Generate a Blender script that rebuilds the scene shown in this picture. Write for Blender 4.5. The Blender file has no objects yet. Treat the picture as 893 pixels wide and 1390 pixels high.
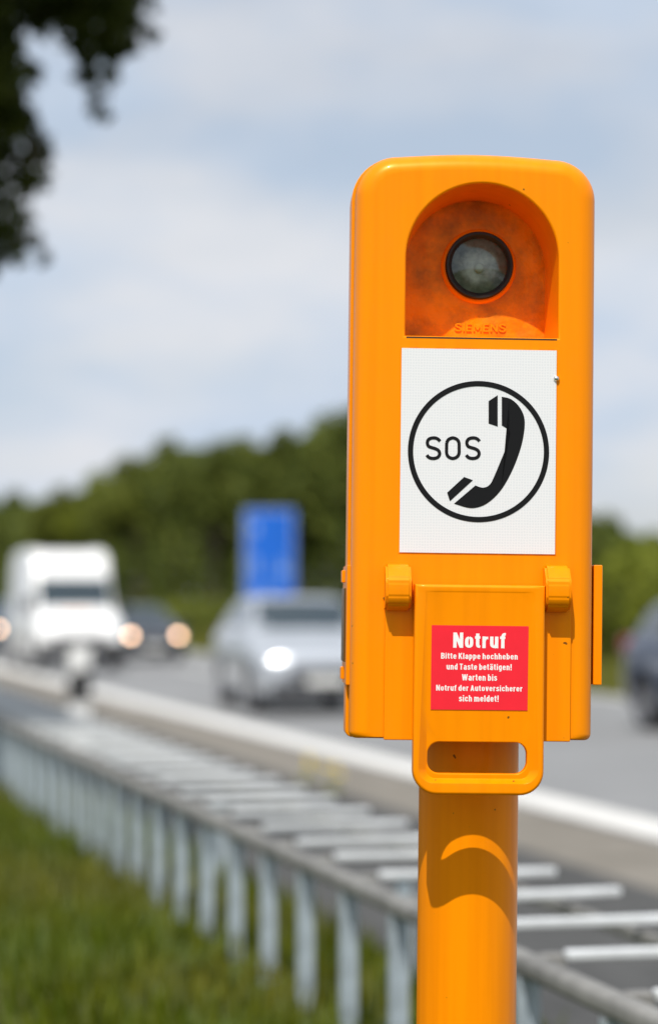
import bpy, bmesh, math, random
from mathutils import Vector, Matrix, Euler
R = math.radians
rnd = random.Random(7)

# ------------------------------------------------------------------ camera, sky, sun, exposure
sc = bpy.context.scene
C = sc.collection
FP = 3090.0                      # focal length in pixels of the 893 x 1390 photograph
CAM_H = 1.5
TILT = math.atan((820 - 695) / FP)
cam_d = bpy.data.cameras.new('camera')
cam = bpy.data.objects.new('camera', cam_d)
C.objects.link(cam)
cam.location = (0, 0, CAM_H)
cam.rotation_euler = (math.pi / 2 + TILT, 0, 0)
cam_d.sensor_fit = 'VERTICAL'
cam_d.sensor_height = 38.5
cam_d.sensor_width = 38.5 * 893 / 1390
cam_d.lens = FP / 1390 * 38.5
cam_d.clip_start = 0.05
cam_d.clip_end = 6000
cam_d.dof.use_dof = True
cam_d.dof.focus_distance = 2.5
cam_d.dof.aperture_fstop = 2.9
cam_d.dof.aperture_blades = 9
sc.camera = cam

SUN_EL, SUN_AZ = R(57), R(13)    # azimuth: to the left of straight behind the camera
sun_from = Vector((-math.sin(SUN_AZ) * math.cos(SUN_EL), -math.cos(SUN_AZ) * math.cos(SUN_EL), math.sin(SUN_EL)))
sd = bpy.data.lights.new('sun', 'SUN')
sd.energy = 4.5
sd.angle = R(0.5)
sd.color = (1.0, 0.955, 0.89)
so = bpy.data.objects.new('sun', sd)
C.objects.link(so)
so.rotation_euler = sun_from.to_track_quat('Z', 'Y').to_euler()
so.location = (-5, -8, 12)

world = bpy.data.worlds.new('World')
sc.world = world
world.use_nodes = True
wn, wl = world.node_tree.nodes, world.node_tree.links
wn.clear()
w_out = wn.new('ShaderNodeOutputWorld')
w_bg = wn.new('ShaderNodeBackground')
w_bg.inputs['Strength'].default_value = 0.1
w_sky = wn.new('ShaderNodeTexSky')
w_sky.sky_type = 'NISHITA'
w_sky.sun_disc = False
w_sky.sun_elevation = SUN_EL
w_sky.sun_rotation = math.pi + SUN_AZ
w_sky.air_density = 1.0
w_sky.dust_density = 1.5
w_tc = wn.new('ShaderNodeTexCoord')
w_mp = wn.new('ShaderNodeMapping')
w_mp.inputs['Scale'].default_value = (1.0, 1.0, 2.6)
w_mp.inputs['Location'].default_value = (0.35, 0.1, 0.42)
w_n = wn.new('ShaderNodeTexNoise')
w_n.inputs['Scale'].default_value = 4.2
w_n.inputs['Detail'].default_value = 5
w_n.inputs['Roughness'].default_value = 0.5
w_n2 = wn.new('ShaderNodeTexNoise')
w_n2.inputs['Scale'].default_value = 9.0
w_n2.inputs['Detail'].default_value = 4
w_r = wn.new('ShaderNodeValToRGB')
w_r.color_ramp.elements[0].position = 0.36
w_r.color_ramp.elements[0].color = (0.66, 0.66, 0.66, 1)
w_r.color_ramp.elements[1].position = 0.6
w_r.color_ramp.elements[1].color = (1, 1, 1, 1)
w_cr = wn.new('ShaderNodeValToRGB')          # cloud: grey-blue bellies to white tops
w_cr.color_ramp.elements[0].position = 0.38
w_cr.color_ramp.elements[0].color = (5.9, 6.8, 8.1, 1)
w_cr.color_ramp.elements[1].position = 0.62
w_cr.color_ramp.elements[1].color = (7.6, 7.8, 8.25, 1)
w_mx = wn.new('ShaderNodeMix')
w_mx.data_type = 'RGBA'
wl.new(w_tc.outputs['Generated'], w_mp.inputs['Vector'])
wl.new(w_mp.outputs['Vector'], w_n.inputs['Vector'])
wl.new(w_mp.outputs['Vector'], w_n2.inputs['Vector'])
wl.new(w_n.outputs['Fac'], w_r.inputs['Fac'])
wl.new(w_n2.outputs['Fac'], w_cr.inputs['Fac'])
wl.new(w_r.outputs['Color'], w_mx.inputs['Factor'])
wl.new(w_sky.outputs['Color'], w_mx.inputs['A'])
wl.new(w_cr.outputs['Color'], w_mx.inputs['B'])
wl.new(w_mx.outputs['Result'], w_bg.inputs['Color'])
wl.new(w_bg.outputs['Background'], w_out.inputs['Surface'])

sc.view_settings.view_transform = 'Standard'
sc.view_settings.look = 'None'
sc.view_settings.exposure = 0.0
sc.view_settings.gamma = 1.0
sc.view_settings.use_curve_mapping = False
sc.render.engine = 'CYCLES'
sc.cycles.use_denoising = True
sc.cycles.max_bounces = 8
sc.cycles.transparent_max_bounces = 8
sc.cycles.sample_clamp_indirect = 6.0

# ------------------------------------------------------------------ geometry of the photograph
def ray(px, py):
    dx, dy = (px - 446.5) / FP, (695 - py) / FP
    return Vector((dx, math.cos(TILT) - dy * math.sin(TILT), math.sin(TILT) + dy * math.cos(TILT)))

def at_z(px, py, Y):             # point on that pixel's ray at distance Y along the view
    d = ray(px, py)
    return Vector((0, 0, CAM_H)) + d * (Y / d.y)

RA = R(14.45)                    # the road runs this far to the left of the view
U = Vector((-math.sin(RA), math.cos(RA), 0))
V = Vector((math.cos(RA), math.sin(RA), 0))
def uv(u, v, z=0.0):
    return U * u + V * v + Vector((0, 0, z))

def px_v(px, v, z=0.0):          # on the pixel column px, at lateral place v
    d = (px - 446.5) / FP
    Y = v / (d * math.cos(RA) + math.sin(RA))
    return Vector((d * Y, Y, z))

# ------------------------------------------------------------------ materials
MATS = {}
def mat(name, col, rough=0.5, metal=0.0, var=0.0, vscale=8.0, bump=0.0, bscale=60.0, coat=0.0, col2=None,
        emit=None, estr=0.0, spec=0.5, stretch=(1, 1, 1), trans=0.0, detail=5):
    if name in MATS:
        return MATS[name]
    m = bpy.data.materials.new(name)
    m.use_nodes = True
    nt = m.node_tree
    b = nt.nodes['Principled BSDF']
    b.inputs['Base Color'].default_value = (*col, 1)
    b.inputs['Roughness'].default_value = rough
    b.inputs['Metallic'].default_value = metal
    b.inputs['Specular IOR Level'].default_value = spec
    b.inputs['Coat Weight'].default_value = coat
    b.inputs['Coat Roughness'].default_value = 0.08
    if emit:
        b.inputs['Emission Color'].default_value = (*emit, 1)
        b.inputs['Emission Strength'].default_value = estr
    tc = nt.nodes.new('ShaderNodeTexCoord')
    mp = nt.nodes.new('ShaderNodeMapping')
    mp.inputs['Scale'].default_value = stretch
    nt.links.new(tc.outputs['Object'], mp.inputs['Vector'])
    if var > 0 or col2:
        n = nt.nodes.new('ShaderNodeTexNoise')
        n.inputs['Scale'].default_value = vscale
        n.inputs['Detail'].default_value = detail
        n.inputs['Roughness'].default_value = 0.6
        nt.links.new(mp.outputs['Vector'], n.inputs['Vector'])
        r = nt.nodes.new('ShaderNodeValToRGB')
        r.color_ramp.elements[0].position = 0.33
        r.color_ramp.elements[1].position = 0.67
        if col2:
            r.color_ramp.elements[0].color = (*col, 1)
            r.color_ramp.elements[1].color = (*col2, 1)
        else:
            r.color_ramp.elements[0].color = (*[c * (1 - var) for c in col], 1)
            r.color_ramp.elements[1].color = (*[min(1, c * (1 + var)) for c in col], 1)
        nt.links.new(n.outputs['Fac'], r.inputs['Fac'])
        nt.links.new(r.outputs['Color'], b.inputs['Base Color'])
    if bump > 0:
        n2 = nt.nodes.new('ShaderNodeTexNoise')
        n2.inputs['Scale'].default_value = bscale
        n2.inputs['Detail'].default_value = 4
        nt.links.new(mp.outputs['Vector'], n2.inputs['Vector'])
        bp = nt.nodes.new('ShaderNodeBump')
        bp.inputs['Strength'].default_value = bump
        bp.inputs['Distance'].default_value = 0.01
        nt.links.new(n2.outputs['Fac'], bp.inputs['Height'])
        nt.links.new(bp.outputs['Normal'], b.inputs['Normal'])
    MATS[name] = m
    return m

def leaf_mat(name, c1, c2, rough=0.55, tl=0.25, patch=None):
    m = bpy.data.materials.new(name)
    m.use_nodes = True
    nt = m.node_tree
    b = nt.nodes['Principled BSDF']
    b.inputs['Roughness'].default_value = rough
    b.inputs['Specular IOR Level'].default_value = 0.15
    g = nt.nodes.new('ShaderNodeNewGeometry')
    r = nt.nodes.new('ShaderNodeValToRGB')
    r.color_ramp.elements[0].color = (*c1, 1)
    r.color_ramp.elements[1].color = (*c2, 1)
    nt.links.new(g.outputs['Random Per Island'], r.inputs['Fac'])
    if patch:
        tc = nt.nodes.new('ShaderNodeTexCoord')
        n = nt.nodes.new('ShaderNodeTexNoise'); n.inputs['Scale'].default_value = 0.8; n.inputs['Detail'].default_value = 3
        nt.links.new(tc.outputs['Object'], n.inputs['Vector'])
        r3 = nt.nodes.new('ShaderNodeValToRGB')
        r3.color_ramp.elements[0].position = 0.42; r3.color_ramp.elements[0].color = (0, 0, 0, 1)
        r3.color_ramp.elements[1].position = 0.68; r3.color_ramp.elements[1].color = (0.75, 0.75, 0.75, 1)
        nt.links.new(n.outputs['Fac'], r3.inputs['Fac'])
        mp3 = nt.nodes.new('ShaderNodeMix'); mp3.data_type = 'RGBA'
        nt.links.new(r3.outputs['Color'], mp3.inputs['Factor'])
        nt.links.new(r.outputs['Color'], mp3.inputs['A'])
        mp3.inputs['B'].default_value = (*patch, 1)
        nt.links.new(mp3.outputs['Result'], b.inputs['Base Color'])
    else:
        nt.links.new(r.outputs['Color'], b.inputs['Base Color'])
    if tl > 0:
        t = nt.nodes.new('ShaderNodeBsdfTranslucent')
        nt.links.new(r.outputs['Color'], t.inputs['Color'])
        mx = nt.nodes.new('ShaderNodeMixShader')
        mx.inputs['Fac'].default_value = tl
        nt.links.new(b.outputs['BSDF'], mx.inputs[1])
        nt.links.new(t.outputs['BSDF'], mx.inputs[2])
        nt.links.new(mx.outputs['Shader'], nt.nodes['Material Output'].inputs['Surface'])
    return m

# orange enamel with faint dirt streaks and specks
def orange_mat(name, bump=0.02, bscale=25.0, streak=0.06):
    m = mat(name, (0.94, 0.30, 0.0), rough=0.34, coat=0.06, bump=bump, bscale=bscale, spec=0.4)
    m.node_tree.nodes['Principled BSDF'].inputs['Specular Tint'].default_value = (1.0, 0.62, 0.2, 1)
    nt = m.node_tree
    b = nt.nodes['Principled BSDF']
    tc = nt.nodes.new('ShaderNodeTexCoord')
    mp = nt.nodes.new('ShaderNodeMapping')
    mp.inputs['Scale'].default_value = (70, 70, 2.0)
    n = nt.nodes.new('ShaderNodeTexNoise')
    n.inputs['Scale'].default_value = 1.0
    n.inputs['Detail'].default_value = 3
    nt.links.new(tc.outputs['Object'], mp.inputs['Vector'])
    nt.links.new(mp.outputs['Vector'], n.inputs['Vector'])
    r = nt.nodes.new('ShaderNodeValToRGB')
    r.color_ramp.elements[0].position = 0.3
    r.color_ramp.elements[0].color = (0.94 * (1 - streak), 0.272 * (1 - streak * 1.6), 0.0, 1)
    r.color_ramp.elements[1].position = 0.62
    r.color_ramp.elements[1].color = (0.95, 0.272, 0.0, 1)
    nt.links.new(n.outputs['Fac'], r.inputs['Fac'])
    v = nt.nodes.new('ShaderNodeTexNoise')      # fly specks
    v.inputs['Scale'].default_value = 120.0
    v.inputs['Detail'].default_value = 1
    nt.links.new(tc.outputs['Object'], v.inputs['Vector'])
    r2 = nt.nodes.new('ShaderNodeValToRGB')
    r2.color_ramp.elements[0].position = 0.795
    r2.color_ramp.elements[0].color = (0, 0, 0, 1)
    r2.color_ramp.elements[1].position = 0.82
    r2.color_ramp.elements[1].color = (0.85, 0.85, 0.85, 1)
    nt.links.new(v.outputs['Fac'], r2.inputs['Fac'])
    mx = nt.nodes.new('ShaderNodeMix')
    mx.data_type = 'RGBA'
    nt.links.new(r2.outputs['Color'], mx.inputs['Factor'])
    nt.links.new(r.outputs['Color'], mx.inputs['A'])
    mx.inputs['B'].default_value = (0.05, 0.025, 0.01, 1)
    nt.links.new(mx.outputs['Result'], b.inputs['Base Color'])
    return m

ORANGE = orange_mat('orange_enamel')
ORANGE_ROUGH_SHADE = orange_mat('orange_enamel_dented_shade', bump=0.5, bscale=36.0, streak=0.06)
def smudge_and_shade(m, sc_, lo, hi, amt, col):
    nt = m.node_tree
    b = nt.nodes['Principled BSDF']
    src = b.inputs['Base Color'].links[0].from_socket
    tc = nt.nodes.new('ShaderNodeTexCoord')
    n = nt.nodes.new('ShaderNodeTexNoise'); n.inputs['Scale'].default_value = sc_; n.inputs['Detail'].default_value = 6; n.inputs['Roughness'].default_value = .65
    nt.links.new(tc.outputs['Object'], n.inputs['Vector'])
    r = nt.nodes.new('ShaderNodeValToRGB')
    r.color_ramp.elements[0].position = lo; r.color_ramp.elements[0].color = (0, 0, 0, 1)
    r.color_ramp.elements[1].position = hi; r.color_ramp.elements[1].color = (amt, amt, amt, 1)
    nt.links.new(n.outputs['Fac'], r.inputs['Fac'])
    x = nt.nodes.new('ShaderNodeMix'); x.data_type = 'RGBA'
    nt.links.new(r.outputs['Color'], x.inputs['Factor'])
    nt.links.new(src, x.inputs['A']); x.inputs['B'].default_value = (*col, 1)
    nt.links.new(x.outputs['Result'], b.inputs['Base Color'])
smudge_and_shade(ORANGE_ROUGH_SHADE, 22, .40, .66, .72, (.26, .085, .015))  # recess grime, made strong to paint the hood's shade into the colour
smudge_and_shade(ORANGE, 7, .5, .75, .12, (.55, .19, .03))
ORANGE_POLE = orange_mat('orange_pole_enamel', streak=0.09)
M_SEAL = mat('dark_seal', (0.05, 0.02, 0.008), 0.6)
M_STEEL = mat('galvanised_steel', (0.40, 0.46, 0.50), 0.55, 0.35, var=0.25, vscale=14, bump=0.05, bscale=80)
M_STEEL_DULL = mat('weathered_galvanised_steel', (0.24, 0.235, 0.22), 0.6, 0.35, var=0.3, vscale=9, bump=0.08)
M_BLACK = mat('black_plastic', (0.012, 0.012, 0.013), 0.45)
M_PRINT = mat('black_print', (0.008, 0.008, 0.009), 0.5, spec=0.15)
M_WHITE_PRINT = mat('white_print', (0.88, 0.88, 0.86), 0.5)
M_RED = mat('red_sticker', (0.88, 0.020, 0.038), 0.4, spec=0.3, var=0.03, vscale=30)
M_SCREW = mat('bright_screw', (0.7, 0.7, 0.7), 0.25, 1.0)
M_BROWN = mat('brown_metal', (0.16, 0.07, 0.006), 0.4, 0.5)

# ------------------------------------------------------------------ helpers
def tag(o, label=None, cat=None, group=None, kind=None):
    for k, x in (('label', label), ('category', cat), ('group', group), ('kind', kind)):
        if x:
            o[k] = x
    return o

def empty(name, loc, rot=(0, 0, 0)):
    o = bpy.data.objects.new(name, None)
    o.empty_display_size = 0.2
    C.objects.link(o)
    o.location = loc
    o.rotation_euler = rot
    return o

def mk(name, verts, faces, m, parent=None, smooth=None, wn_mod=False, recalc=True):
    me = bpy.data.meshes.new(name)
    me.from_pydata([tuple(v) for v in verts], [], faces)
    return link_mesh(name, me, m, parent, smooth, wn_mod, recalc)

def link_mesh(name, me, m, parent=None, smooth=None, wn_mod=False, recalc=True):
    if recalc:
        bm = bmesh.new(); bm.from_mesh(me)
        bmesh.ops.recalc_face_normals(bm, faces=bm.faces)
        bm.to_mesh(me); bm.free()
    me.update()
    if smooth is not None:
        me.polygons.foreach_set('use_smooth', [True] * len(me.polygons))
        me.set_sharp_from_angle(angle=R(smooth))
    if m:
        me.materials.append(m)
    o = bpy.data.objects.new(name, me)
    C.objects.link(o)
    if parent:
        o.parent = parent
    if wn_mod:
        w = o.modifiers.new('weighted_normals', 'WEIGHTED_NORMAL')
        w.keep_sharp = True
        w.weight = 80
    return o

def from_bm(name, bm, m, parent=None, smooth=None, wn_mod=False):
    me = bpy.data.meshes.new(name)
    bmesh.ops.recalc_face_normals(bm, faces=bm.faces)
    bm.to_mesh(me); bm.free()
    return link_mesh(name, me, m, parent, smooth, wn_mod, recalc=False)

def add_box(bm, c, s, mtx=None, bev=0.0, seg=2):
    r = bmesh.ops.create_cube(bm, size=1)
    vs = r['verts']
    for v in vs:
        v.co = Vector((v.co.x * s[0], v.co.y * s[1], v.co.z * s[2]))
    if bev > 0:
        es = list({e for v in vs for e in v.link_edges})
        rb = bmesh.ops.bevel(bm, geom=es, offset=bev, segments=seg, affect='EDGES', profile=0.5)
        vs = list({v for f in rb['faces'] for v in f.verts} | {v for v in vs if v.is_valid})
    T = Matrix.Translation(Vector(c))
    if mtx:
        T = T @ mtx
    for v in vs:
        v.co = T @ v.co
    return vs

def box(name, c, s, m, parent=None, bev=0.0, rot=None, seg=2):
    bm = bmesh.new()
    add_box(bm, c, s, rot, bev, seg)
    return from_bm(name, bm, m, parent, smooth=35 if bev else None, wn_mod=bev > 0)

def tube(bm, pts, rads, n=10, cap=True):
    rings = []
    for i, p in enumerate(pts):
        p = Vector(p)
        a = Vector(pts[max(0, i - 1)]); b = Vector(pts[min(len(pts) - 1, i + 1)])
        d = (b - a).normalized()
        s = d.cross(Vector((0, 0, 1)))
        if s.length < 1e-4:
            s = Vector((1, 0, 0))
        s.normalize()
        t = s.cross(d)
        rr = rads[i] if isinstance(rads, (list, tuple)) else rads
        rings.append([bm.verts.new(p + (s * math.cos(2 * math.pi * k / n) + t * math.sin(2 * math.pi * k / n)) * rr) for k in range(n)])
    for a, b in zip(rings, rings[1:]):
        for k in range(n):
            bm.faces.new((a[k], a[(k + 1) % n], b[(k + 1) % n], b[k]))
    if cap:
        bm.faces.new(rings[0][::-1]); bm.faces.new(rings[-1])

def lathe(bm, prof, axis_o, axis_d, n=32):
    """prof: list of (r, h) along axis_d from axis_o"""
    d = Vector(axis_d).normalized()
    s = d.cross(Vector((0, 0, 1)))
    if s.length < 1e-4:
        s = Vector((1, 0, 0))
    s.normalize(); t = s.cross(d)
    rings = []
    for r_, h in prof:
        c = Vector(axis_o) + d * h
        if r_ < 1e-6:
            rings.append([bm.verts.new(c)])
        else:
            rings.append([bm.verts.new(c + (s * math.cos(2 * math.pi * k / n) + t * math.sin(2 * math.pi * k / n)) * r_) for k in range(n)])
    for a, b in zip(rings, rings[1:]):
        for k in range(n):
            k2 = (k + 1) % n
            if len(a) == 1 and len(b) == 1:
                continue
            if len(a) == 1:
                bm.faces.new((a[0], b[k2], b[k]))
            elif len(b) == 1:
                bm.faces.new((a[k], a[k2], b[0]))
            else:
                bm.faces.new((a[k], a[k2], b[k2], b[k]))

def ring_verts(bm, pts2, y):
    return [bm.verts.new((x, y, z)) for x, z in pts2]

def bridge(bm, a, b):
    n = len(a)
    for k in range(n):
        bm.faces.new((a[k], a[(k + 1) % n], b[(k + 1) % n], b[k]))

def fill_between(bm, loops):
    es = []
    for l in loops:
        for k in range(len(l)):
            e = bm.edges.get((l[k], l[(k + 1) % len(l)])) or bm.edges.new((l[k], l[(k + 1) % len(l)]))
            es.append(e)
    bmesh.ops.triangle_fill(bm, use_beauty=True, use_dissolve=False, edges=es)

def arc(cx, cz, r, a0, a1, n):
    return [(cx + r * math.cos(R(a0 + (a1 - a0) * i / n)), cz + r * math.sin(R(a0 + (a1 - a0) * i / n))) for i in range(n + 1)]

def sheet(name, pts, z, m, kind='structure', sub=None):
    o = mk(name, [(p[0], p[1], z) for p in pts], [tuple(range(len(pts)))], m)
    if o.data.polygons[0].normal.z < 0:
        o.data.flip_normals()
    o['kind'] = kind
    return o

def strip(name, v0, v1, u0, u1, z, m):
    return sheet(name, [uv(u0, v0), uv(u0, v1), uv(u1, v1), uv(u1, v0)], z, m)

# ------------------------------------------------------------------ the setting: ground, road, verge
M_GROUND = mat('ground_grass', (0.06, 0.06, 0.006), 0.95, col2=(0.055, 0.085, 0.003), vscale=0.9, bump=0.4, bscale=14)
M_ASPHALT = mat('bleached_asphalt', (0.215, 0.218, 0.22), 0.85, var=0.12, vscale=0.5, bump=0.25, bscale=90)
M_VERGE = mat('dusty_verge', (0.15, 0.135, 0.11), 0.95, col2=(0.22, 0.20, 0.17), vscale=1.6, bump=0.5, bscale=30)
M_LINE = mat('road_paint', (0.66, 0.65, 0.62), 0.7, var=0.10, vscale=2.5, bump=0.1)

sheet('ground', [(-2500, -800), (2500, -800), (2500, 4500), (-2500, 4500)], -0.03, M_GROUND)
strip('verge', 4.3, 5.6, -30, 500, 0.0, M_VERGE)
BANK = 0.45                      # the post and the railing stand on a low bank beside the carriageway
def ribbon(name, prof, u0, u1, m):
    vs = [uv(u0, v, z) for v, z in prof] + [uv(u1, v, z) for v, z in prof]
    n = len(prof)
    o = mk(name, vs, [(i, i + 1, n + i + 1, n + i) for i in range(n - 1)], m)
    if o.data.polygons[0].normal.z < 0:
        o.data.flip_normals()
    o['kind'] = 'structure'
    return o
ribbon('grass_bank', [(-90, -0.02), (-60, BANK), (1.52, BANK), (1.98, BANK - 0.06)], -30, 500, M_GROUND)
ribbon('dark_strip', [(1.98, BANK - 0.062), (2.5, 0.14), (3.6, 0.012), (4.62, 0.010)], -30, 500, mat('dark_ground', (0.06, 0.06, 0.058), 0.9, var=0.35, vscale=2.0, bump=0.4))  # dark strip of ground sloping from the bank to the verge
strip('road', 5.6, 13.8, -30, 500, 0.004, M_ASPHALT)
ln = strip('edge_line', 5.66, 6.12, -30, 500, 0.008, M_LINE)
ln2 = strip('edge_line', 13.25, 13.45, -30, 500, 0.008, M_LINE)
for u0 in (-20, 28.5, 47, 65, 83, 101):
    strip('lane_dash', 9.72, 9.88, u0, u0 + 5, 0.008, M_LINE)
strip('opposite_road', 19.5, 27.0, -30, 500, 0.004, M_ASPHALT)
strip('edge_line', 19.8, 20.0, -30, 500, 0.008, M_LINE)
strip('edge_line', 26.5, 26.7, -30, 500, 0.008, M_LINE)

# grass by the rail, one mass of blades
def grass_blades(n, fn, m, name, label, hmin=0.03, hmax=0.12):
    vs, fs = [], []
    for i in range(n):
        p = fn()
        a = rnd.uniform(0, 2 * math.pi)
        h = rnd.uniform(hmin, hmax)
        w = rnd.uniform(0.003, 0.006)
        lean = rnd.uniform(0.1, 0.7) * h
        d = Vector((math.cos(a), math.sin(a), 0)); s = Vector((-d.y, d.x, 0)) * w
        b = len(vs)
        vs += [p - s, p + s, p + d * lean * 0.4 + s * 0.8 + Vector((0, 0, h * 0.6)), p + d * lean * 0.4 - s * 0.8 + Vector((0, 0, h * 0.6)), p + d * lean + Vector((0, 0, h))]
        fs += [(b, b + 1, b + 2, b + 3), (b + 3, b + 2, b + 4)]
    o = mk(name, vs, fs, m, recalc=False)
    return tag(o, label, 'grass', kind='stuff')
M_GRASS = leaf_mat('grass_blades', (0.050, 0.088, 0.001), (0.115, 0.135, 0.002), tl=0.3, patch=(0.15, 0.14, 0.015))
def gp():
    u = 3.6 + 22 * rnd.random() ** 1.6
    v = rnd.uniform(-3.4, 1.98)
    return uv(u, v, BANK - max(0, v - 1.52) * .13)
grass_blades(72000, gp, M_GRASS, 'grass', 'bright green mown grass in front of the low steel railing')

# ------------------------------------------------------------------ emergency call post
YAW, LEAN = R(2.2), R(0.72)
x0 = at_z(641, 600, 2.5).x
root = empty('emergency_phone', (x0 - (1.68 - BANK) * math.tan(LEAN), 2.5, BANK - 0.01), (0, LEAN, YAW))
tag(root, 'orange roadside emergency telephone post with lamp, white SOS plate and lifting flap', 'emergency phone')
ROOT_M = Matrix.Translation(root.location) @ Euler((0, LEAN, YAW)).to_matrix().to_4x4()
ROOT_I = ROOT_M.inverted()
def P(px, py, depth=0.0):
    """pixel -> (x, z) on the post's own plane that lies depth behind its front face"""
    o = ROOT_I @ Vector((0, 0, CAM_H))
    d = ROOT_I.to_3x3() @ ray(px, py)
    t = (depth - o.y) / d.y
    q = o + d * t
    return q.x, q.z
PXM = 1 / 1236.0

# pole
pole_x = P(634.5, 1180, 0.105)[0]
bm = bmesh.new()
zb = P(640, 1004)[1]
lathe(bm, [(0.0, 0.0), (0.0565, 0.0), (0.0565, zb + 0.1), (0, zb + 0.1)], (pole_x, 0.105, 0), (0, 0, 1), 72)
from_bm('pole', bm, ORANGE_POLE, root, smooth=40)

# housing: front cover
ccx = (P(481, 500)[0] + P(808.5, 500)[0]) / 2
chw = (P(808.5, 500)[0] - P(481, 500)[0]) / 2
ztop, zbot = P(640, 206)[1], P(640, 1004.5)[1]
def cover_outline(d, grow=0.0, rt=0.046, dz=0.0):
    hw = chw - d + grow
    zt = ztop - 0.004 - d + grow
    r = max(0.006, rt - d + grow)
    zb_ = zbot + d * 0.12 + dz
    rb = 0.007
    pts = []
    pts += arc(ccx - hw + rb, zb_ + rb, rb, 180, 270, 5)
    pts += arc(ccx + hw - rb, zb_ + rb, rb, 270, 360, 5)
    pts += arc(ccx + hw - r, zt - r, r, 0, 90, 12)
    n = 14
    xa, xb = ccx + hw - r, ccx - hw + r
    for i in range(1, n):
        t = i / n
        pts.append((xa + (xb - xa) * t, zt + 0.0042 * math.sin(math.pi * t)))
    pts += arc(ccx - hw + r, zt - r, r, 90, 180, 12)
    return pts
# recess outline
ax, azb = (P(550, 457)[0] + P(757, 457)[0]) / 2, P(653, 457)[1]
ahw = (P(757, 457)[0] - P(550, 457)[0]) / 2
atop = P(655, 249)[1]
def arch(d, lift=0.0):
    hw = ahw - d
    cz = atop - ahw
    n = 8
    pts = [(ax - hw + 2 * hw * i / n, azb + d + lift) for i in range(n)]
    pts += [(ax + hw, azb + d + lift + (cz - azb - d - lift) * i / n) for i in range(n)]
    pts += arc(ax, cz, hw, 0, 180, 40)
    pts += [(ax - hw, cz + (azb + d + lift - cz) * i / n) for i in range(1, n)]
    return pts
FR = 0.021
COVER_D = 0.036
bm = bmesh.new()
loops = [ring_verts(bm, cover_outline(0), COVER_D), ring_verts(bm, cover_outline(0), FR + 0.004)]
for i in range(0, 11):
    a = R(90 * i / 10)
    loops.append(ring_verts(bm, cover_outline(FR * (1 - math.cos(a))), FR * (1 - math.sin(a))))
for a, b in zip(loops, loops[1:]):
    bridge(bm, a, b)
rec = [ring_verts(bm, arch(-0.003), 0.0)]
for i in range(1, 5):
    a = R(90 * i / 4)
    rec.append(ring_verts(bm, arch(-0.003 + 0.003 * math.sin(a)), 0.003 * (1 - math.cos(a))))
RD = 0.087
rec.append(ring_verts(bm, arch(0.004), RD))
for a, b in zip(rec, rec[1:]):
    bridge(bm, a, b)
fill_between(bm, [loops[-1], rec[0]])
cover = from_bm('front_cover', bm, ORANGE, root, smooth=32, wn_mod=True)
# back wall of the recess
bm = bmesh.new()
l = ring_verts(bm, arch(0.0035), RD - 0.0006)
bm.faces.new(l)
rw = from_bm('recess_wall', bm, ORANGE_ROUGH_SHADE, cover)
# dark gap line along the recess sill
box('sill_gap', (ax, 0.0035, azb - 0.0035 + 0.0016), (2 * ahw - 0.002, 0.0075, 0.0016), M_SEAL, cover)

# housing: rear shell with seal between
bm = bmesh.new()
a = ring_verts(bm, cover_outline(0.0045, dz=0.003), COVER_D - 0.004)
b = ring_verts(bm, cover_outline(0.0045, dz=0.003), COVER_D + 0.012)
bridge(bm, a, b)
from_bm('seal', bm, M_SEAL, root, smooth=32)
bm = bmesh.new()
ls = []
for d, y in ((0.005, COVER_D + 0.0045), (-0.0020, COVER_D + 0.0050), (-0.0032, COVER_D + 0.0062), (-0.0032, 0.088), (-0.0020, 0.091), (0.010, 0.0945), (0.016, 0.100), (0.018, 0.168), (0.024, 0.175), (0.035, 0.178)):
    ls.append(ring_verts(bm, cover_outline(d), y))
for a, b in zip(ls, ls[1:]):
    bridge(bm, a, b)
bm.faces.new(ls[-1])
from_bm('rear_shell', bm, ORANGE, root, smooth=32, wn_mod=True)
# underside
bm = bmesh.new()
add_box(bm, (ccx, 0.09, zbot + 0.006), (2 * chw - 0.045, 0.15, 0.004))
from_bm('base_plate', bm, ORANGE, root)

# lamp
lx, lz = P(650.5, 360, RD - 0.012)
bm = bmesh.new()
k = 1 / 1203.0
lathe(bm, [(0.049 - 0.006, RD - 0.0008), (0.0415, RD - 0.004), (0.0395, RD - 0.005), (0.0375, RD - 0.0045)], (lx, 0, lz), (0, 1, 0), 64)
from_bm('lamp_collar', bm, ORANGE, root, smooth=50)
bm = bmesh.new()
lathe(bm, [(0.0385, RD - 0.001), (0.0385, RD - 0.0125), (0.0375, RD - 0.014), (0.0350, RD - 0.0142), (0.0315, RD - 0.0105), (0.0315, RD - 0.001)], (lx, 0, lz), (0, 1, 0), 64)
ringo = from_bm('lamp_ring', bm, mat('lamp_ring_black', (0.006, 0.006, 0.006), 0.55), root, smooth=35)
bm = bmesh.new()
prof = [(0.0300 * math.sin(R(t)), RD - 0.0010 - 0.004 * (1 - math.sin(R(t)))) for t in ()]
lathe(bm, [(0.0316, RD - 0.007), (0.027, RD - 0.0035), (0.020, RD - 0.0015), (0.012, RD - 0.001), (0.0, RD - 0.0009)], (lx, 0, lz), (0, 1, 0), 48)
from_bm('reflector', bm, mat('lamp_reflector', (0.38, 0.38, 0.33), 0.4, 0.4, var=0.5, vscale=70), ringo, smooth=60)
bm = bmesh.new()
lathe(bm, [(0.0, RD - 0.0085), (0.0035, RD - 0.0078), (0.0055, RD - 0.0055), (0.0055, RD - 0.001)], (lx + 0.0005, 0, lz - 0.002), (0, 1, 0), 20)
from_bm('bulb', bm, mat('lamp_bulb', (0.75, 0.74, 0.62), 0.25), ringo, smooth=60)
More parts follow.
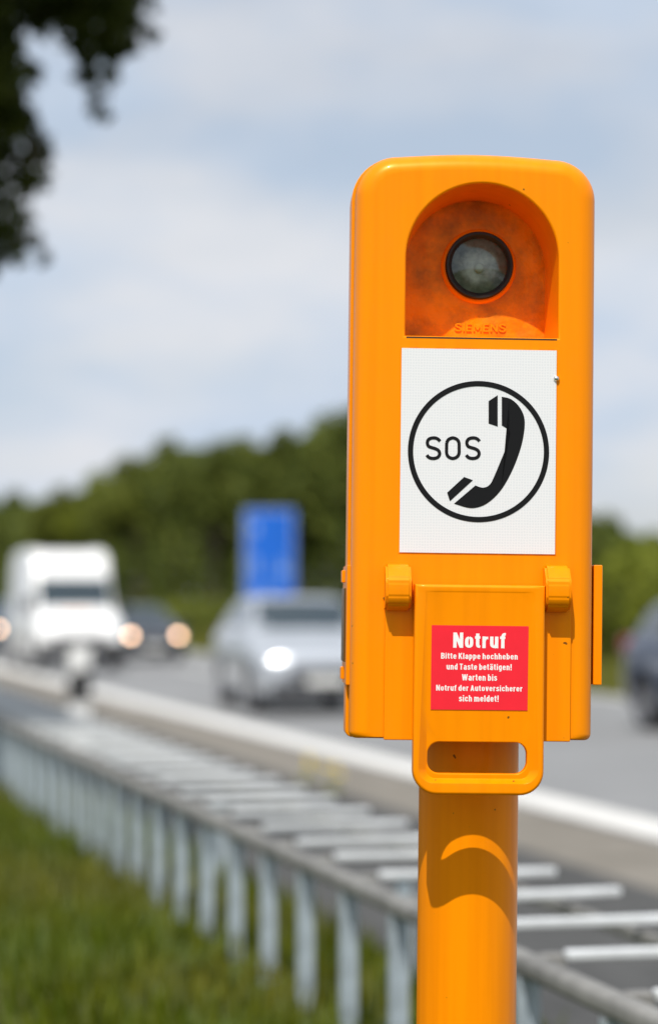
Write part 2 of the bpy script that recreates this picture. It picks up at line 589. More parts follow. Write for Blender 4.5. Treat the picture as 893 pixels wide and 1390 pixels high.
gm = bpy.data.materials.new('lamp_glass')
gm.use_nodes = True
nt = gm.node_tree
nt.nodes.remove(nt.nodes['Principled BSDF'])
g1 = nt.nodes.new('ShaderNodeBsdfGlossy'); g1.inputs['Roughness'].default_value = 0.06
g1.inputs['Color'].default_value = (0.9, 0.95, 1, 1)
g2 = nt.nodes.new('ShaderNodeBsdfTransparent'); g2.inputs['Color'].default_value = (0.86, 0.88, 0.84, 1)
gx = nt.nodes.new('ShaderNodeMixShader')
fr = nt.nodes.new('ShaderNodeFresnel'); fr.inputs['IOR'].default_value = 1.65
nt.links.new(fr.outputs['Fac'], gx.inputs['Fac'])
nt.links.new(g2.outputs['BSDF'], gx.inputs[1]); nt.links.new(g1.outputs['BSDF'], gx.inputs[2])
nt.links.new(gx.outputs['Shader'], nt.nodes['Material Output'].inputs['Surface'])
bm = bmesh.new()
lathe(bm, [(0.0, RD - 0.0172), (0.008, RD - 0.0168), (0.016, RD - 0.0154), (0.023, RD - 0.0130), (0.0317, RD - 0.0107)], (lx, 0, lz), (0, 1, 0), 48)
from_bm('lens', bm, gm, ringo, smooth=60)

# ------------------------------------------------------------------ lettering
def catmull(pts, seg=5):
    out = []
    for i in range(len(pts) - 1):
        p0 = pts[max(0, i - 1)]; p1 = pts[i]; p2 = pts[i + 1]; p3 = pts[min(len(pts) - 1, i + 2)]
        for s in range(seg):
            t = s / seg
            out.append(tuple(0.5 * (2 * p1[j] + (p2[j] - p0[j]) * t + (2 * p0[j] - 5 * p1[j] + 4 * p2[j] - p3[j]) * t * t + (3 * p1[j] - p0[j] - 3 * p2[j] + p3[j]) * t ** 3) for j in range(len(p1))))
    out.append(tuple(pts[-1]))
    return out
L_, R_ = .09, .33
def _sm(pts, seg=4):
    return catmull(pts, seg)
ARCH = _sm([(L_, .42), (.115, .58), (.21, .67), (.305, .60), (R_, .44)]) + [(R_, 0)]
BOWL = _sm([(L_, .52), (.13, .63), (.21, .67), (.305, .60), (R_, .38), (.305, .16), (.21, .09), (.13, .13), (L_, .24)])
def mir(p, w=.42):
    return [(w - x, y) for x, y in p]
A_LOW = [_sm([(.10, .54), (.14, .64), (.22, .675), (.30, .63), (R_, .50)]) + [(R_, 0)], _sm([(R_, .43), (.22, .41), (.12, .35), (.09, .22), (.13, .11), (.21, .09), (R_, .20)])]
SC = [(.31, .54), (.27, .645), (.19, .675), (.10, .62), (.095, .50), (.17, .415), (.25, .36), (.31, .27), (.29, .14), (.20, .085), (.11, .12), (.07, .23)]
GL = {                            # letter: (width, strokes) in units of the capital height
 'n': (.42, [[(L_, 0), (L_, .76)], ARCH]), 'h': (.42, [[(L_, 0), (L_, 1)], ARCH]),
 'm': (.66, [[(L_, 0), (L_, .76)], _sm([(L_, .42), (.115, .58), (.20, .67), (.29, .60), (.33, .44)]) + [(.33, 0)], _sm([(.33, .42), (.355, .58), (.44, .67), (.53, .60), (.57, .44)]) + [(.57, 0)]]),
 'u': (.42, [[(L_, .76)] + _sm([(L_, .32), (.115, .16), (.21, .09), (.305, .18), (R_, .34)]), [(R_, 0), (R_, .76)]]),
 'r': (.30, [[(L_, 0), (L_, .76)], _sm([(L_, .40), (.12, .57), (.19, .655), (.29, .665)])]),
 'o': (.42, [_sm([(.21, .67), (.305, .60), (R_, .38), (.305, .16), (.21, .09), (.115, .16), (L_, .38), (.115, .60), (.21, .67)])]),
 'e': (.42, [[(L_, .385), (R_ + .05, .385)], _sm([(R_, .385), (.31, .59), (.21, .67), (.11, .59), (L_, .38), (.11, .17), (.21, .09), (.30, .13), (.335, .23)])]),
 'a': (.42, A_LOW), 'ä': (.42, A_LOW + [[(.12, .84), (.12, 1.0)], [(.31, .84), (.31, 1.0)]]),
 'b': (.42, [[(L_, 0), (L_, 1)], BOWL]), 'd': (.42, [[(R_, 0), (R_, 1)], mir(BOWL)]), 'p': (.42, [[(L_, -.24), (L_, .76)], BOWL]),
 'g': (.42, [[(R_, .76)] + _sm([(R_, 0), (.30, -.12), (.21, -.155), (.10, -.11)]), mir(BOWL)]),
 'c': (.40, [_sm([(.325, .50), (.29, .63), (.21, .67), (.115, .60), (L_, .38), (.115, .16), (.21, .09), (.29, .13), (.325, .26)])]),
 's': (.38, [_sm(SC)]),
 't': (.28, [[(.13, .95)] + _sm([(.13, .25), (.155, .12), (.26, .085)]), [(0, .69), (.26, .69)]]),
 'f': (.28, [_sm([(.28, .925), (.19, .91), (.14, .78)]) + [(.14, 0)], [(0, .69), (.26, .69)]]),
 'i': (.18, [[(L_, 0), (L_, .76)], [(L_, .85), (L_, 1)]]), 'l': (.18, [[(L_, 0), (L_, 1)]]),
 'v': (.40, [[(.07, .76), (.20, .0)], [(.33, .76), (.20, .0)]]),
 'N': (.50, [[(L_, 0), (L_, 1)], [(.41, 0), (.41, 1)], [(.10, .97), (.40, .03)]]),
 'B': (.46, [[(L_, 0), (L_, 1)], [(L_, .915)] + _sm([(.24, .915), (.34, .86), (.35, .73), (.30, .57), (.20, .54)]) + [(L_, .54)], [(L_, .085)] + _sm([(.25, .085), (.36, .16), (.37, .34), (.32, .50), (.21, .54)])]),
 'K': (.47, [[(L_, 0), (L_, 1)], [(.13, .42), (.39, 1)], [(.20, .56), (.41, 0)]]),
 'T': (.42, [[(0, .915), (.42, .915)], [(.21, .85), (.21, 0)]]),
 'W': (.70, [[(.07, 1), (.20, .02)], [(.20, .02), (.35, .96)], [(.35, .96), (.50, .02)], [(.50, .02), (.63, 1)]]),
 'A': (.48, [[(.08, 0), (.24, .97)], [(.40, 0), (.24, .97)], [(.14, .28), (.34, .28)]]),
 '!': (.20, [[(.10, 1), (.10, .30)], [(.10, 0), (.10, .18)]]), ' ': (.17, [])}
WIDE = {'S': (.72, [_sm([(.62, .74), (.56, .88), (.36, .94), (.14, .87), (.10, .70), (.24, .56), (.46, .47), (.62, .33), (.58, .13), (.36, .06), (.13, .12), (.06, .27)])]),
        'I': (.14, [[(.07, 0), (.07, 1)]]), 'E': (.60, [[(.07, 0), (.07, 1)], [(.07, .93), (.58, .93)], [(.07, .5), (.52, .5)], [(.07, .07), (.58, .07)]]),
        'M': (.86, [[(.07, 0), (.07, 1)], [(.79, 0), (.79, 1)], [(.09, .96), (.43, .22)], [(.77, .96), (.43, .22)]]), 'N': (.74, [[(.07, 0), (.07, 1)], [(.67, 0), (.67, 1)], [(.09, .96), (.65, .04)]])}
def letter_mesh(body, name, xa, xb, za, zb_, yfun, m, parent, glyphs=GL, T=.175, gap=.075, raise_=0.0):
    x = 0.0
    strokes = []
    for ch in body:
        w, st_ = glyphs[ch]
        for p in st_:
            strokes.append([(x + a, b_) for a, b_ in p])
        x += w + (gap if ch != ' ' else 0)
    x -= gap
    sx, sz = (xb - xa) / x, (zb_ - za)
    bm = bmesh.new()
    for k, p in enumerate(strokes):
        pts = [Vector((xa + a * sx, 0, za + b_ * sz)) for a, b_ in p]
        hz, hx = T / 2 * sz, T / 2 * sx      # stroke measured in letter units so it squeezes with the letter
        L, Rt = [], []
        for i, q in enumerate(pts):
            d = Vector((0, 0, 0))
            if i > 0: d += (q - pts[i - 1]).normalized()
            if i < len(pts) - 1: d += (pts[i + 1] - q).normalized()
            d.normalize()
            s_ = Vector((-d.z * hx, 0, d.x * hz))
            dy = -1.5e-5 * (k % 4)
            for lst, sg in ((L, 1), (Rt, -1)):
                c = q + s_ * sg
                c.y = yfun(c.z) + dy - raise_
                lst.append(bm.verts.new(c))
        fc = []
        for i in range(len(pts) - 1):
            fc.append(bm.faces.new((L[i], Rt[i], Rt[i + 1], L[i + 1])))
        if raise_:
            loop = L + Rt[::-1]
            lo = [bm.verts.new((v.co.x, v.co.y + raise_ + .0004, v.co.z)) for v in loop]
            bridge(bm, loop, lo)
    for f in bm.faces:
        f.normal_update()
        if not raise_ and f.normal.y > 0:
            f.normal_flip()
    if raise_:
        bmesh.ops.recalc_face_normals(bm, faces=bm.faces)
    me = bpy.data.meshes.new(name); bm.to_mesh(me); bm.free()
    return link_mesh(name, me, m, parent, recalc=False)
yw = RD - 0.0006
xa, zt = P(617, 439.0, yw); xb, zb_ = P(686, 450.8, yw)
letter_mesh('SIEMENS', 'embossed_lettering', xa, xb, zb_, zt, lambda z: yw, ORANGE, rw, WIDE, .17, .17, 0.0016)

# ------------------------------------------------------------------ white SOS plate
hon = bpy.data.materials.new('retroreflective_white')
hon.use_nodes = True
nt = hon.node_tree
b = nt.nodes['Principled BSDF']
b.inputs['Roughness'].default_value = 0.45
tc = nt.nodes.new('ShaderNodeTexCoord')
mp = nt.nodes.new('ShaderNodeMapping'); mp.inputs['Scale'].default_value = (1, 0, 1)
vo = nt.nodes.new('ShaderNodeTexVoronoi'); vo.feature = 'DISTANCE_TO_EDGE'
vo.inputs['Scale'].default_value = 330.0
vo.inputs['Randomness'].default_value = 0.25
rr = nt.nodes.new('ShaderNodeValToRGB')
rr.color_ramp.elements[0].position = 0.04; rr.color_ramp.elements[0].color = (0.78, 0.78, 0.79, 1)
rr.color_ramp.elements[1].position = 0.22; rr.color_ramp.elements[1].color = (0.70, 0.71, 0.73, 1)
nt.links.new(tc.outputs['Object'], mp.inputs['Vector'])
nt.links.new(mp.outputs['Vector'], vo.inputs['Vector'])
nt.links.new(vo.outputs['Distance'], rr.inputs['Fac'])
nt.links.new(rr.outputs['Color'], b.inputs['Base Color'])
sx0, sz1 = P(545, 472.5); sx1, sz0 = P(752.5, 752.5)
def thin(name, xa, xb, za, zb_, yback, th, m, parent, bev=0.0):
    return box(name, ((xa + xb) / 2, yback - th / 2, (za + zb_) / 2), (abs(xb - xa), th, abs(zb_ - za)), m, parent, bev)
plate = thin('sos_plate', sx0, sx1, sz0, sz1, 0.0004, 0.0016, hon, root)
thin('plate_rebate', sx0 - 0.0012, sx1 + 0.0012, sz0 - 0.0012, sz1 + 0.0014, 0.0003, 0.0008, orange_mat('orange_rebate', streak=0.3), plate)
YP = -0.0012 - 0.0004
# ring
rcx, rcz = P(649, 613, 0); ro = 96.2 * PXM; ri = 89.0 * PXM
bm = bmesh.new()
n = 96
o_ = [bm.verts.new((rcx + ro * math.cos(2 * math.pi * i / n), YP, rcz + ro * math.sin(2 * math.pi * i / n))) for i in range(n)]
i_ = [bm.verts.new((rcx + ri * math.cos(2 * math.pi * i / n), YP, rcz + ri * math.sin(2 * math.pi * i / n))) for i in range(n)]
bridge(bm, o_, i_)
from_bm('printed_ring', bm, M_PRINT, plate)
def poly_px(pts, name):
    bm = bmesh.new()
    vs = []
    for x, y in pts:
        X, Z = P(450 + x / 2.35, 450 + y / 2.35, YP)
        vs.append(bm.verts.new((X, YP, Z)))
    f = bm.faces.new(vs)
    bmesh.ops.triangulate(bm, faces=[f])
    for f in bm.faces:
        f.normal_update()
        if f.normal.y > 0:
            f.normal_flip()
    me = bpy.data.meshes.new(name); bm.to_mesh(me); bm.free()
    return link_mesh(name, me, M_PRINT, plate, recalc=False)
outer = catmull([(542, 208), (572, 216), (600, 243), (615, 283), (609, 345), (590, 408), (566, 462), (540, 505), (510, 537), (478, 557), (440, 563), (390, 549)])
inner = catmull([(458, 491), (482, 498), (503, 489), (518, 462), (543, 402), (561, 358), (567, 338), (568, 320), (560, 306), (542, 300)])
poly_px(outer + inner, 'printed_handset')
poly_px([(500, 222), (529, 203), (529, 303), (500, 293)], 'printed_earpiece')
poly_px([(368, 514), (422, 464), (450, 474), (377, 541)], 'printed_mouthpiece')
# SOS letters as even strokes
def stroke_px(path, w, name):
    pts = [Vector((P(x, y, YP)[0], 0, P(x, y, YP)[1])) for x, y in path]
    bm = bmesh.new()
    L, Rr = [], []
    for i, p in enumerate(pts):
        d = (pts[min(i + 1, len(pts) - 1)] - pts[max(i - 1, 0)]).normalized()
        s = Vector((-d.z, 0, d.x)) * w / 2
        L.append(bm.verts.new(p + s + Vector((0, YP, 0)))); Rr.append(bm.verts.new(p - s + Vector((0, YP, 0))))
    for i in range(len(pts) - 1):
        bm.faces.new((L[i], L[i + 1], Rr[i + 1], Rr[i]))
    return from_bm(name, bm, M_PRINT, plate)
def s_path(x0_, x1_, y0_, y1_):
    w, h = x1_ - x0_, y1_ - y0_
    k = [(1.0, .16), (.86, .06), (.66, .0), (.38, .0), (.14, .07), (.04, .23), (.13, .40), (.36, .47), (.62, .52), (.87, .61), (.97, .77), (.86, .93), (.62, 1.0), (.34, 1.0), (.13, .94), (0, .84)]
    return catmull([(x0_ + a * w, y0_ + b_ * h) for a, b_ in k], 4)
LW = 4.4 * PXM
stroke_px(s_path(579, 597, 594.5, 622), LW, 'printed_letter')
stroke_px(s_path(632.5, 650.5, 594.5, 622), LW, 'printed_letter')
op = [(606, 601), (608.5, 596.5), (614.3, 594.3), (620, 596.5), (622.6, 601), (622.8, 608.3), (622.6, 615.5), (620, 620), (614.3, 622.2), (608.5, 620), (606, 615.5), (605.8, 608.3), (606, 601)]
stroke_px(catmull(op, 5), LW, 'printed_letter')
# rivet
rx, rz = P(754.5, 514)
bm = bmesh.new()
lathe(bm, [(0.0, -0.0042), (0.002, -0.0038), (0.0032, -0.0024), (0.0034, 0.0002)], (rx, 0, rz), (0, 1, 0), 16)
from_bm('rivet', bm, M_SCREW, root, smooth=60)

# ------------------------------------------------------------------ lower pad, hinges, flap
pxa, pz1 = P(522.5, 800); pxb, pz0 = P(773, 1005.5)
bm = bmesh.new()
add_box(bm, ((pxa + pxb) / 2, -0.0005, (pz0 + pz1) / 2), (pxb - pxa, 0.007, pz1 - pz0 + 0.002), None, 0.0015, 2)
from_bm('front_pad', bm, ORANGE, root, smooth=35, wn_mod=True)

def knob(px0, px1, py0, py1, name):
    xa, zt = P(px0, py0, -0.028); xb, zb_ = P(px1, py1, -0.028)
    prof = [(0.0, zt + 0.001), (-0.014, zt), (-0.0285, zt - 0.014), (-0.030, zt - 0.020), (-0.030, zb_ + 0.016), (-0.026, zb_ + 0.007), (-0.014, zb_ + 0.001), (0.0, zb_)]
    bm = bmesh.new()
    A = [bm.verts.new((xa, y, z)) for y, z in prof]
    B = [bm.verts.new((xb, y, z)) for y, z in prof]
    n = len(prof)
    for i in range(n):
        bm.faces.new((A[i], A[(i + 1) % n], B[(i + 1) % n], B[i]))
    bm.faces.new(A); bm.faces.new(B)
    bmesh.ops.recalc_face_normals(bm, faces=bm.faces)
    es = [e for e in bm.edges if not (abs(e.verts[0].co.y) < 1e-6 and abs(e.verts[1].co.y) < 1e-6)]
    bmesh.ops.bevel(bm, geom=es, offset=0.0026, segments=4, affect='EDGES', clamp_overlap=True)
    return from_bm(name, bm, ORANGE, root, smooth=40, wn_mod=True)
knob(524, 558, 766, 830, 'hinge_knuckle')
knob(741, 775, 768, 832, 'hinge_knuckle')

# flap
FY = -0.026                       # front of rim
fcx = (P(562, 900, FY)[0] + P(739, 900, FY)[0]) / 2
fhw = (P(739, 900, FY)[0] - P(562, 900, FY)[0]) / 2
fzt, fzb = P(650, 794, FY)[1], P(650, 1079.5, FY)[1]
def flap_outline(ds, db=None, dt=None, rc=0.026, wedge=0.0):
    db = ds if db is None else db
    dt = ds if dt is None else dt
    hwb = fhw - ds; hwt = fhw - ds - wedge
    zt, zb_ = fzt - dt, fzb + db
    r = max(0.003, rc - (ds + db) / 2)
    pts = arc(fcx - hwb + r, zb_ + r, r, 180, 270, 10) + arc(fcx + hwb - r, zb_ + r, r, 270, 360, 10)
    n = 12
    for i in range(1, n + 1):
        t = i / n
        pts.append((fcx + hwb + (hwt - hwb) * t, zb_ + r + (zt - zb_ - r) * t))
    for i in range(1, n):
        t = i / n
        pts.append((fcx + hwt - 2 * hwt * t, zt))
    for i in range(0, n):
        t = i / n
        pts.append((fcx - hwt + (hwt - hwb) * t, zt + (zb_ + r - zt) * t))
    return pts
shw = (P(716, 1030, FY)[0] - P(580.5, 1030, FY)[0]) / 2
scx = (P(716, 1030, FY)[0] + P(580.5, 1030, FY)[0]) / 2
szt, szb = P(648, 1008, FY)[1], P(648, 1051, FY)[1]
def slot(d):
    r = 0.013 - d * 0.5
    hw = shw - d
    a, b_ = szb + d, szt - d
    return (arc(scx - hw + r, a + r, r, 180, 270, 8) + arc(scx + hw - r, a + r, r, 270, 360, 8) +
            arc(scx + hw - r, b_ - r, r, 0, 90, 8) + arc(scx - hw + r, b_ - r, r, 90, 180, 8))
bm = bmesh.new()
BACK = FY + 0.020
FL = []
FL.append(ring_verts(bm, flap_outline(0.0), BACK))
for i in range(0, 6):
    a = R(90 * i / 5)
    d = 0.0035 * (1 - math.cos(a))
    FL.append(ring_verts(bm, flap_outline(d), FY + 0.0035 * (1 - math.sin(a))))
FL.append(ring_verts(bm, flap_outline(0.0055, 0.0120, 0.0068, wedge=0.0060), FY + 0.0002))
FL.append(ring_verts(bm, flap_outline(0.0060, 0.0126, 0.0075, wedge=0.0060), FY + 0.0004))
def pan_y(z):                    # the inner panel sinks back towards the grip
    return FY + 0.0006 + 0.0082 * min(1.0, max(0.0, (fzt - z) / (fzt - fzb)))
def ring_tilt(pts2, dy=0.0):
    return [bm.verts.new((x, pan_y(z) + dy, z)) for x, z in pts2]
FL.append(ring_tilt(flap_outline(0.0148, 0.0175, 0.0088)))
for a, b in zip(FL, FL[1:]):
    bridge(bm, a, b)
YPAN = FY + 0.0045
SL = []
for i in range(0, 5):
    a = R(90 * i / 4)
    SL.append(ring_tilt(slot(-0.0012 + 0.0012 * math.sin(a)), 0.0012 * (1 - math.cos(a))))
SL.append(ring_verts(bm, slot(0.0), BACK))
for a, b in zip(SL, SL[1:]):
    bridge(bm, a, b)
fill_between(bm, [FL[-1], SL[0]])
fill_between(bm, [FL[0], SL[-1]])
flap = from_bm('flap', bm, ORANGE, root, smooth=38, wn_mod=True)
# sticker with lettering
kx0, kz1 = P(585.5, 848.5, YPAN); kx1, kz0 = P(715.5, 964.5, YPAN)
st = thin('sticker', kx0, kx1, kz0, kz1, 0.0, 0.0009, M_RED, flap)
def drape(o, off):                # lay flat print on the slanted panel
    for v in o.data.vertices:
        v.co.y += pan_y(v.co.z) + off
drape(st, 0.0002)
for body, a, b, yt, yb, bold in (('Notruf', 614.5, 685.5, 858.5, 880, 0.012), ('Bitte Klappe hochheben', 598, 702, 886.0, 895.3, 0.006),
                                 ('und Taste betätigen!', 605.5, 694, 900.5, 909.8, 0.006), ('Warten bis', 626.5, 674, 915, 924.2, 0.006),
                                 ('Notruf der Autoversicherer', 591.5, 708.5, 929.5, 938.7, 0.006), ('sich meldet!', 622.5, 676.5, 943.5, 952.7, 0.006)):
    xa, zt = P(a, yt, YPAN); xb, zb_ = P(b, yb, YPAN)
    letter_mesh(body, 'sticker_lettering', xa, xb, zb_, zt, lambda z: pan_y(z) - 0.0008, M_WHITE_PRINT, st, T=.165 if body == 'Notruf' else .15)

# side latch plates
def latch(px, side):
    zt, zb_ = P(px, 767, 0.03)[1], P(px, 930, 0.03)[1]
    xo = P(px, 850, 0.03)[0]      # outer face
    bm = bmesh.new()
    add_box(bm, (xo - side * 0.005, 0.078, (zt + zb_) / 2), (0.010, 0.096, zt - zb_), None, 0.0014, 2)
    o = from_bm('latch_plate', bm, ORANGE, root, smooth=40, wn_mod=True)
    bm = bmesh.new()
    add_box(bm, (xo + side * 0.0006, 0.082, (zt + zb_) / 2), (0.0026, 0.062, (zt - zb_) * 0.62), None, 0.0008, 1)
    from_bm('brown_side_plate', bm, M_BROWN, o)  # thin brown plate over the side face of the latch
    for zc in (zt - 0.012, zb_ + 0.012):
        box('hinge_barrel', (xo + side * 0.0012, 0.088, zc), (0.0048, 0.020, 0.014), ORANGE, o, 0.0012)
latch(470, -1)
latch(817, 1)
# screw heads on the left edge
bx_, bz_ = P(521.5, 812)
bm = bmesh.new()
lathe(bm, [(0.0, -0.0016), (0.0014, -0.0012), (0.0016, 0.0003)], (bx_, 0, bz_), (0, 1, 0), 10)
from_bm('pin_head', bm, M_BROWN, root, smooth=60)

# ------------------------------------------------------------------ low steel railing with cross bars
RAIL_V, RAIL_Z = 1.42, 0.85
guard = empty('steel_railing', uv(11, 1.6, BANK))
tag(guard, 'low galvanised steel railing of upright posts and cross bars running beside the grass', 'railing')
def guard_child(o):
    o.parent = guard
    o.matrix_parent_inverse = Matrix.Translation(-guard.location)
    return o
roadrot = Matrix.Rotation(RA, 4, 'Z')       # local x -> lateral, local y -> along the road
bm = bmesh.new()
add_box(bm, uv(12.5, RAIL_V, RAIL_Z - 0.020), (0.045, 20.5, 0.040), roadrot, 0.012, 3)
guard_child(from_bm('top_rail', bm, M_STEEL_DULL, None, smooth=40))
bm = bmesh.new()
add_box(bm, uv(12.5, 1.84, RAIL_Z - 0.05), (0.02, 20.5, 0.03), roadrot, 0.006, 2)
guard_child(from_bm('bearer', bm, M_STEEL_DULL, None, smooth=40))
def sigma_post(h):
    pr = [(-0.035, -0.05), (-0.035, -0.018), (-0.022, 0.0), (-0.035, 0.018), (-0.035, 0.05), (0.010, 0.05), (0.010, 0.045), (-0.030, 0.045), (-0.030, 0.020), (-0.017, 0.0), (-0.030, -0.020), (-0.030, -0.045), (0.010, -0.045), (0.010, -0.05)]
    pr = [(y * 0.42, x * 0.5) for x, y in pr]            # flat side to the grass
    bm = bmesh.new()
    A = [bm.verts.new((a, b_, 0)) for a, b_ in pr]; B = [bm.verts.new((a, b_, h)) for a, b_ in pr]
    n = len(pr)
    for i in range(n):
        bm.faces.new((A[i], A[(i + 1) % n], B[(i + 1) % n], B[i]))
    bm.faces.new(A); bm.faces.new(B)
    bmesh.ops.recalc_face_normals(bm, faces=bm.faces)
    me = bpy.data.meshes.new('post'); bm.to_mesh(me); bm.free()
    me.materials.append(M_STEEL)
    return me
post_me = sigma_post(RAIL_Z - 0.042 - BANK + 0.03)
def bar_mesh():
    bm = bmesh.new()
    add_box(bm, (0, 0, 0), (0.45, 0.026, 0.019), None, 0.004, 2)
    me = bpy.data.meshes.new('cross_bar'); bmesh.ops.recalc_face_normals(bm, faces=bm.faces); bm.to_mesh(me); bm.free()
    me.materials.append(mat('zinc_bar', (0.66, 0.68, 0.69), 0.5, 0.1, var=0.10, vscale=12))
    return me
bar_me = bar_mesh()
br_bm = bmesh.new()
add_box(br_bm, (0, 0, 0), (0.05, 0.035, 0.06), None, 0.004, 1)
brk_me = bpy.data.meshes.new('bracket'); br_bm.to_mesh(brk_me); br_bm.free(); brk_me.materials.append(M_STEEL_DULL)
u = 2.75
i = 0
while u < 22.5:
    o = bpy.data.objects.new('post', post_me); C.objects.link(o); guard_child(o)
    o.location = uv(u, RAIL_V, BANK - 0.03); o.rotation_euler = (0, 0, RA + R(90) + R(-90) + rnd.uniform(-.02, .02))
    b2 = bpy.data.objects.new('cross_bar', bar_me); C.objects.link(b2); guard_child(b2)
    b2.location = uv(u + 0.02, RAIL_V + 0.085 + 0.225, RAIL_Z - 0.012 + rnd.uniform(-.003, .003)); b2.rotation_euler = (0, rnd.uniform(-.01, .01), RA + rnd.uniform(-.015, .015))
    q = bpy.data.objects.new('bracket', brk_me); C.objects.link(q); guard_child(q)
    q.location = uv(u + 0.02, RAIL_V + 0.055, RAIL_Z - 0.035); q.rotation_euler = (0, 0, RA)
    if i % 6 == 2:
        o = bpy.data.objects.new('rear_post', post_me); C.objects.link(o); guard_child(o)
        o.location = uv(u + 0.10, 1.84, BANK - 0.115); o.rotation_euler = (0, 0, RA)
    u += 0.43
    i += 1

# ------------------------------------------------------------------ delineator post
dl = px_v(110, 3.35, 0)
dpost = empty('delineator_post', dl, (0, 0, RA))
tag(dpost, 'white plastic roadside marker post with black band behind the railing', 'marker post')
M_WPLASTIC = mat('white_plastic', (0.80, 0.80, 0.78), 0.45, var=0.06, vscale=6)
def dl_sec(z, s=1.0):
    pr = [(-0.12, 0.05), (-0.10, -0.03), (0, -0.05), (0.10, -0.03), (0.12, 0.05)]
    return [(a * s, b_ * s, z) for a, b_ in pr]
def dl_piece(name, rows, m):
    bm = bmesh.new()
    rings = [[bm.verts.new(p) for p in r_] for r_ in rows]
    for a, b_ in zip(rings, rings[1:]):
        for k in range(5):
            bm.faces.new((a[k], a[(k + 1) % 5], b_[(k + 1) % 5], b_[k]))
    bm.faces.new(rings[0]); bm.faces.new(rings[-1])
    return from_bm(name, bm, m, dpost)
dl_piece('body', [dl_sec(0), dl_sec(0.50)], M_WPLASTIC)
tilt = lambda z, s=1.0: [(x, y, z + x * 0.3) for x, y, _ in dl_sec(0, s)]
dl_piece('black_band', [dl_sec(0.501, 1.02), tilt(0.82, 1.02)], M_BLACK)
dl_piece('cap', [tilt(0.822), dl_sec(0.99), dl_sec(1.07, 0.9)], M_WPLASTIC)
box('reflector', (0, -0.054, 0.66), (0.022, 0.008, 0.10), mat('reflector_grey', (0.5, 0.5, 0.48), 0.2), dpost, 0.002)

# ------------------------------------------------------------------ vehicles
def crs(ps, t):
    n = len(ps) - 1
    t = max(0.0, min(n - 1e-6, t)); i = int(t); f = t - i
    p0, p1, p2, p3 = ps[max(0, i - 1)], ps[i], ps[i + 1], ps[min(n, i + 2)]
    T = 0.35
    out = []
    for a, b_, c, d in zip(p0, p1, p2, p3):
        m1, m2 = (c - a) * T, (d - b_) * T
        f2, f3 = f * f, f * f * f
        out.append((2 * f3 - 3 * f2 + 1) * b_ + (f3 - 2 * f2 + f) * m1 + (-2 * f3 + 3 * f2) * c + (f3 - f2) * m2)
    return out
def section(st):
    x, zb_, zbelt, zt, w, wt = st
    return [(0, zb_), (.82 * w, zb_), (.97 * w, zb_ + .10), (w, zb_ + .5 * (zbelt - zb_)), (.985 * w, zbelt - .07), (.95 * w, zbelt), (wt, zt - .05 if zt - zbelt > .2 else zt - .015), (.55 * wt, zt - .006), (0, zt)]
NV = 8
def car_surf(sts, u, v):
    st = crs(sts, u)
    sec = section(st)
    y, z = crs(sec, min(v, NV) if v <= NV else 2 * NV - v)
    if v > NV:
        y = -y
    return Vector((st[0], y, z))
def car_patch(sts, u0, u1, v0, v1, off, nu=8, nv=8, corner=None):
    vs, fs = [], []
    for i in range(nu + 1):
        for j in range(nv + 1):
            uu = u0 + (u1 - u0) * i / nu
            a, b_ = v0, v1
            if corner:
                t = i / nu
                a, b_ = corner(t)
            vv = a + (b_ - a) * j / nv
            p = car_surf(sts, uu, vv)
            du = car_surf(sts, uu + .02, vv) - car_surf(sts, uu - .02, vv)
            dv = car_surf(sts, uu, vv + .02) - car_surf(sts, uu, vv - .02)
            nn = du.cross(dv)
            if nn.length > 1e-9:
                nn.normalize()
            c = Vector((p.x, 0, 0.7))
            if nn.dot(p - c) < 0:
                nn = -nn
            vs.append(p + nn * off)
    for i in range(nu):
        for j in range(nv):
            a = i * (nv + 1) + j
            fs.append((a, a + 1, a + nv + 2, a + nv + 1))
    return vs, fs

M_TYRE = mat('tyre_rubber', (0.02, 0.02, 0.021), 0.8)
M_RIM = mat('alloy_rim', (0.5, 0.5, 0.52), 0.3, 0.8)
M_GLASS = mat('dark_car_glass', (0.03, 0.045, 0.055), 0.08, coat=0.5)
M_TRIM = mat('dark_trim', (0.02, 0.02, 0.022), 0.55)
M_CHROME = mat('chrome', (0.8, 0.8, 0.8), 0.28, 1.0)
M_PLATE = mat('number_plate_white', (0.75, 0.75, 0.72), 0.4)
M_LAMP_OFF = mat('headlamp_clear', (0.55, 0.58, 0.6), 0.12, 0.3, coat=0.6)
M_LAMP_ON = mat('headlamp_lit', (0.6, 0.55, 0.45), 0.2, emit=(1.0, 0.60, 0.36), estr=11.0)
M_LAMP_WHITE = mat('headlamp_lit_white', (0.6, 0.6, 0.6), 0.2, emit=(1.0, 0.98, 0.95), estr=9.0)
M_TAIL = mat('tail_lamp_red', (0.25, 0.01, 0.012), 0.25, coat=0.5)

